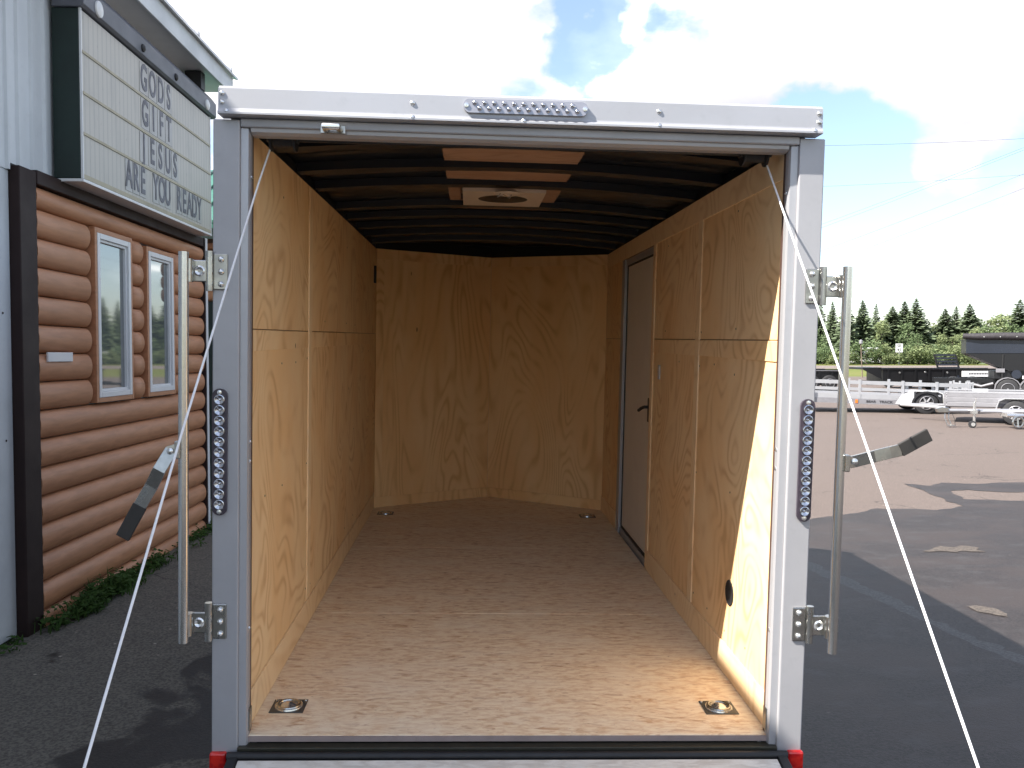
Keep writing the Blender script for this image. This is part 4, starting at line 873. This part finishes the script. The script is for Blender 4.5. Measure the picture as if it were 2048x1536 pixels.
# ================================================================== TREES
def conifer_mesh(seed, H=10.0, R=2.2, thin=1.0):
    r = random.Random(seed); b = MB(); lv = 34
    for i in range(lv):
        u = i/(lv-1); z = H*(.06+.93*u); rad = R*((1-u)**.85)*r.uniform(.78,1.12)+.10
        nb = max(6, int((24-12*u)*thin))
        for k in range(nb):
            a = 6.283*(k+r.random())/nb; rr = rad*r.uniform(.6,1.12); d = Vector((math.cos(a), math.sin(a), 0)); s_ = Vector((-d.y,d.x,0))
            n = 3
            for j in range(n):
                f0 = (j+.15)/n; c = d*rr*(f0+.2)+Vector((0,0,z-rr*.30*(f0)**1.4+.04*H*r.uniform(-.3,.3)*.3))
                wd = (.46*(1-f0*.45)+.16)*r.uniform(.7,1.2)*(.5+.5*R/2.2)*(1.1-.45*u); ln = rr/n*.95
                tilt = Vector((0,0,-.28+r.uniform(-.3,.35)))
                e_ = (d+tilt).normalized()*ln; q = (s_+Vector((0,0,r.uniform(-1.3,1.3)))).normalized()*wd
                b.add([c-e_*.5-q*.5, c-e_*.5+q*.5, c+e_*.75+q*.35, c+e_*.75-q*.35], [(0,1,2,3)])
    for k in range(6): a = k*1.05; b.add([(0,0,H*1.04),(.10*math.cos(a),.10*math.sin(a),H*.95),(.10*math.cos(a+1),.10*math.sin(a+1),H*.95)], [(0,1,2)])
    return b
def leafy_mesh(seed, H=8.0, R=3.0, leaf=.42, n=1500):
    r = random.Random(seed); b = MB(); lobes = []
    for k in range(13):
        z = H*r.uniform(.22,.86); ang = r.random()*6.28; k2 = math.sin(math.pi*min(1, max(.1, z/H*.95))); q = R*k2*r.uniform(.1,.75)
        lobes.append((Vector((q*math.cos(ang), q*math.sin(ang), z)), R*r.uniform(.28,.5)))
    for k in range(n):
        c, lr = r.choice(lobes); d = Vector((r.gauss(0,1), r.gauss(0,1), r.gauss(0,1)*.85)).normalized(); p = c+d*lr*(r.random()**.35); p.z = max(.1, p.z)
        nrm = (d+Vector((r.gauss(0,.6), r.gauss(0,.6), r.gauss(0,.6)))).normalized(); a = nrm.orthogonal().normalized(); q = nrm.cross(a); s_ = leaf*r.uniform(.5,1.15)
        b.add([p+a*s_*.5, p+q*s_*.36, p-a*s_*.5, p-q*s_*.36], [(0,1,2,3)])
    return b
def trunk_mesh(H, r0):
    b = MB(); b.tube([(0,0,0),(.05,.03,H*.4),(0,0,H*.92)], [r0,r0*.65,r0*.1], 7)
    for k in range(7): a = k*2.4; z = H*(.25+.08*k); b.tube([(0,0,z),(math.cos(a)*H*.13,math.sin(a)*H*.13,z+H*.07)], [r0*.35,r0*.08], 5)
    return b.mesh('trunk', M['bark'], True)
con = [conifer_mesh(s, 10, R, th).mesh('crown', M['needle']) for s, R, th in ((1,2.0,1),(2,2.3,1),(3,1.7,.75),(4,2.7,1.1))]
lea = [leafy_mesh(s, 8, R).mesh('crown', M['leaf1' if s % 2 else 'leaf2']) for s, R in ((11,3.0),(12,3.4),(13,2.7),(14,3.2))]
bus = [leafy_mesh(s, 3, 2.2, .30, 900).mesh('crown', M['leaf1' if s % 2 else 'leaf2']) for s in (21,22,23)]
tc_ = trunk_mesh(10, .16); tl_ = trunk_mesh(7.2, .16); tb_ = trunk_mesh(2.4, .06)
WIDE = {'c': 2.2, 'l': 1.35, 'b': 1.25}
def ground_at(px, Y):
    d = view_dir(px, 711); k = (Y+2.612)/d.y; return -.151+d.x*k, Y, d.length*k
def plant(kind, px, top, Y, wide=1.0, label='', group='', var=0):
    x, y, dist = ground_at(px, Y); h = 1.70+(711-top)/1711*(dist*math.cos(math.atan((px-1024)/1711)))
    me, tr, H, nm, cat = {'c':(con[var%4],tc_,10,'spruce_tree','tree'),'l':(lea[var%4],tl_,8,'leafy_tree','tree'),'b':(bus[var%3],tb_,3,'roadside_bush','bush')}[kind]
    sc = h/H; t = empty(nm, (x,y,-.02), rnd.random()*6.28, label, cat, group); t.scale = (sc*wide*WIDE[kind], sc*wide*WIDE[kind], sc)
    inst(me, 'crown', t); inst(tr, 'trunk', t); return t
# spruces one can tell apart on the skyline: (pixel column, top row, distance, width, label)
sk = [(1692,597,172,.62,'tallest pointed spruce on the skyline left of its twin',0),(1724,601,174,.62,'narrow blunt-topped spruce beside the tallest spruce',1),(1751,608,178,.5,'thin ragged spruce with sparse top in the gap of the tree line',2),
      (1784,613,176,.85,'rounded dark spruce where the dense tree line begins',3),(1808,603,178,.8,'tall dark spruce behind the speed sign',1),(1831,598,176,.85,'spruce with a twisted tip above the dense stand',0),
      (1889,618,178,.8,'short spruce with layered boughs above the raised ramp',3),(1911,613,180,.75,'spruce with a bare spike top beside the layered spruce',2),(1938,608,176,.85,'broad dark spruce where the leafy slope begins',1),
      (2038,600,182,1.1,'open-branched pine above the raised dump box',2),(1664,604,176,.55,'slim spruce seen beside the lock bar',0),(1640,606,180,.6,'slim spruce partly behind the trailer post',2)]
for px, top, Y, wd, lab, v in sk: plant('c', px, top, Y, wd, lab, 'spruces along the far tree line', v)
for i, px in enumerate((1470,1500,1535,1565,1600,1400,1340,2080,2120,2170,2230)):
    plant('c', px, rnd.uniform(596,622), 178+rnd.uniform(-3,6), rnd.uniform(.6,.9), 'dark spruce in the far tree line, out beyond the cargo trailer', 'hidden spruces of the far tree line', i)
NEAR = {1692:'tallest pointed spruce',1724:'blunt-topped spruce',1751:'thin ragged spruce',1784:'rounded dark spruce',1808:'spruce behind the speed sign',1831:'spruce with twisted tip',1889:'layered spruce',1911:'spike-topped spruce',1938:'broad dark spruce',2038:'open-branched pine',1664:'slim spruce beside the lock bar',1640:'slim spruce by the trailer post'}
def near(px): return NEAR[min(NEAR, key=lambda k: abs(k-px))]
lf = [(1762,640,172,.75),(1850,636,178,.8),(1868,640,184,.9),(1775,628,182,.9),(1715,640,184,.8),(1815,640,170,.7),(1660,650,182,.9),(1738,634,186,.8),(1900,640,186,.9),(1925,640,180,.8),
      (1880,661,164,.75),(1960,634,186,1.0),(1985,629,184,1.0),(2010,624,186,1.1),(2035,618,186,1.1),(2060,615,186,1.1),(1945,652,172,.9),(1975,648,170,.9),(2005,645,170,1.0),(2040,642,170,1.0),(1905,668,164,.8),(1835,664,166,.7),(1700,660,176,.7)]
for i, (px, top, Y, wd) in enumerate(lf):
    lab = 'bright round leafy tree in front of the dark spruces' if i == 10 else (('pale ' if i % 2 else 'darker ')+('tall' if top < 640 else 'low')+' leafy tree growing on the slope by the '+near(px) if px > 1930 else ('tall' if top < 645 else 'low')+' leafy green tree filling the stand beside the '+near(px))
    plant('l', px, top, Y, wd, lab, 'round leafy tree' if i == 10 else ('leafy trees on the slope' if px > 1930 else 'leafy trees between the spruces'), i)
for i, px in enumerate((1450,1480,1520,1550,1590,1620,1380,2100,2140,2200)): plant('l', px, rnd.uniform(628,650), 176+rnd.uniform(-6,6), .9, 'leafy tree of the far tree line, out beyond the cargo trailer', 'hidden leafy trees of the far tree line', i)
bl = [(1706,700),(1733,682),(1762,688),(1790,694),(1815,690),(1840,688),(1858,694),(1885,692),(1912,690),(1935,690),(1745,706),(1778,706),(1826,704),(1872,705),(1905,703),(1950,700),(1985,696),(2020,694),(1665,700),(1645,694),(1690,704),(1848,708),(1610,700),(1570,698),(1530,700)]
for i, (px, top) in enumerate(bl): plant('b', px, top, 158+rnd.uniform(-3,5), rnd.uniform(.9,1.3), ('tiny' if top > 702 else 'low')+' leafy bush at the far roadside below the '+near(px) if px > 1635 else 'low leafy bush at the far roadside, hidden behind the cargo trailer', 'bushes along the far roadside', i)
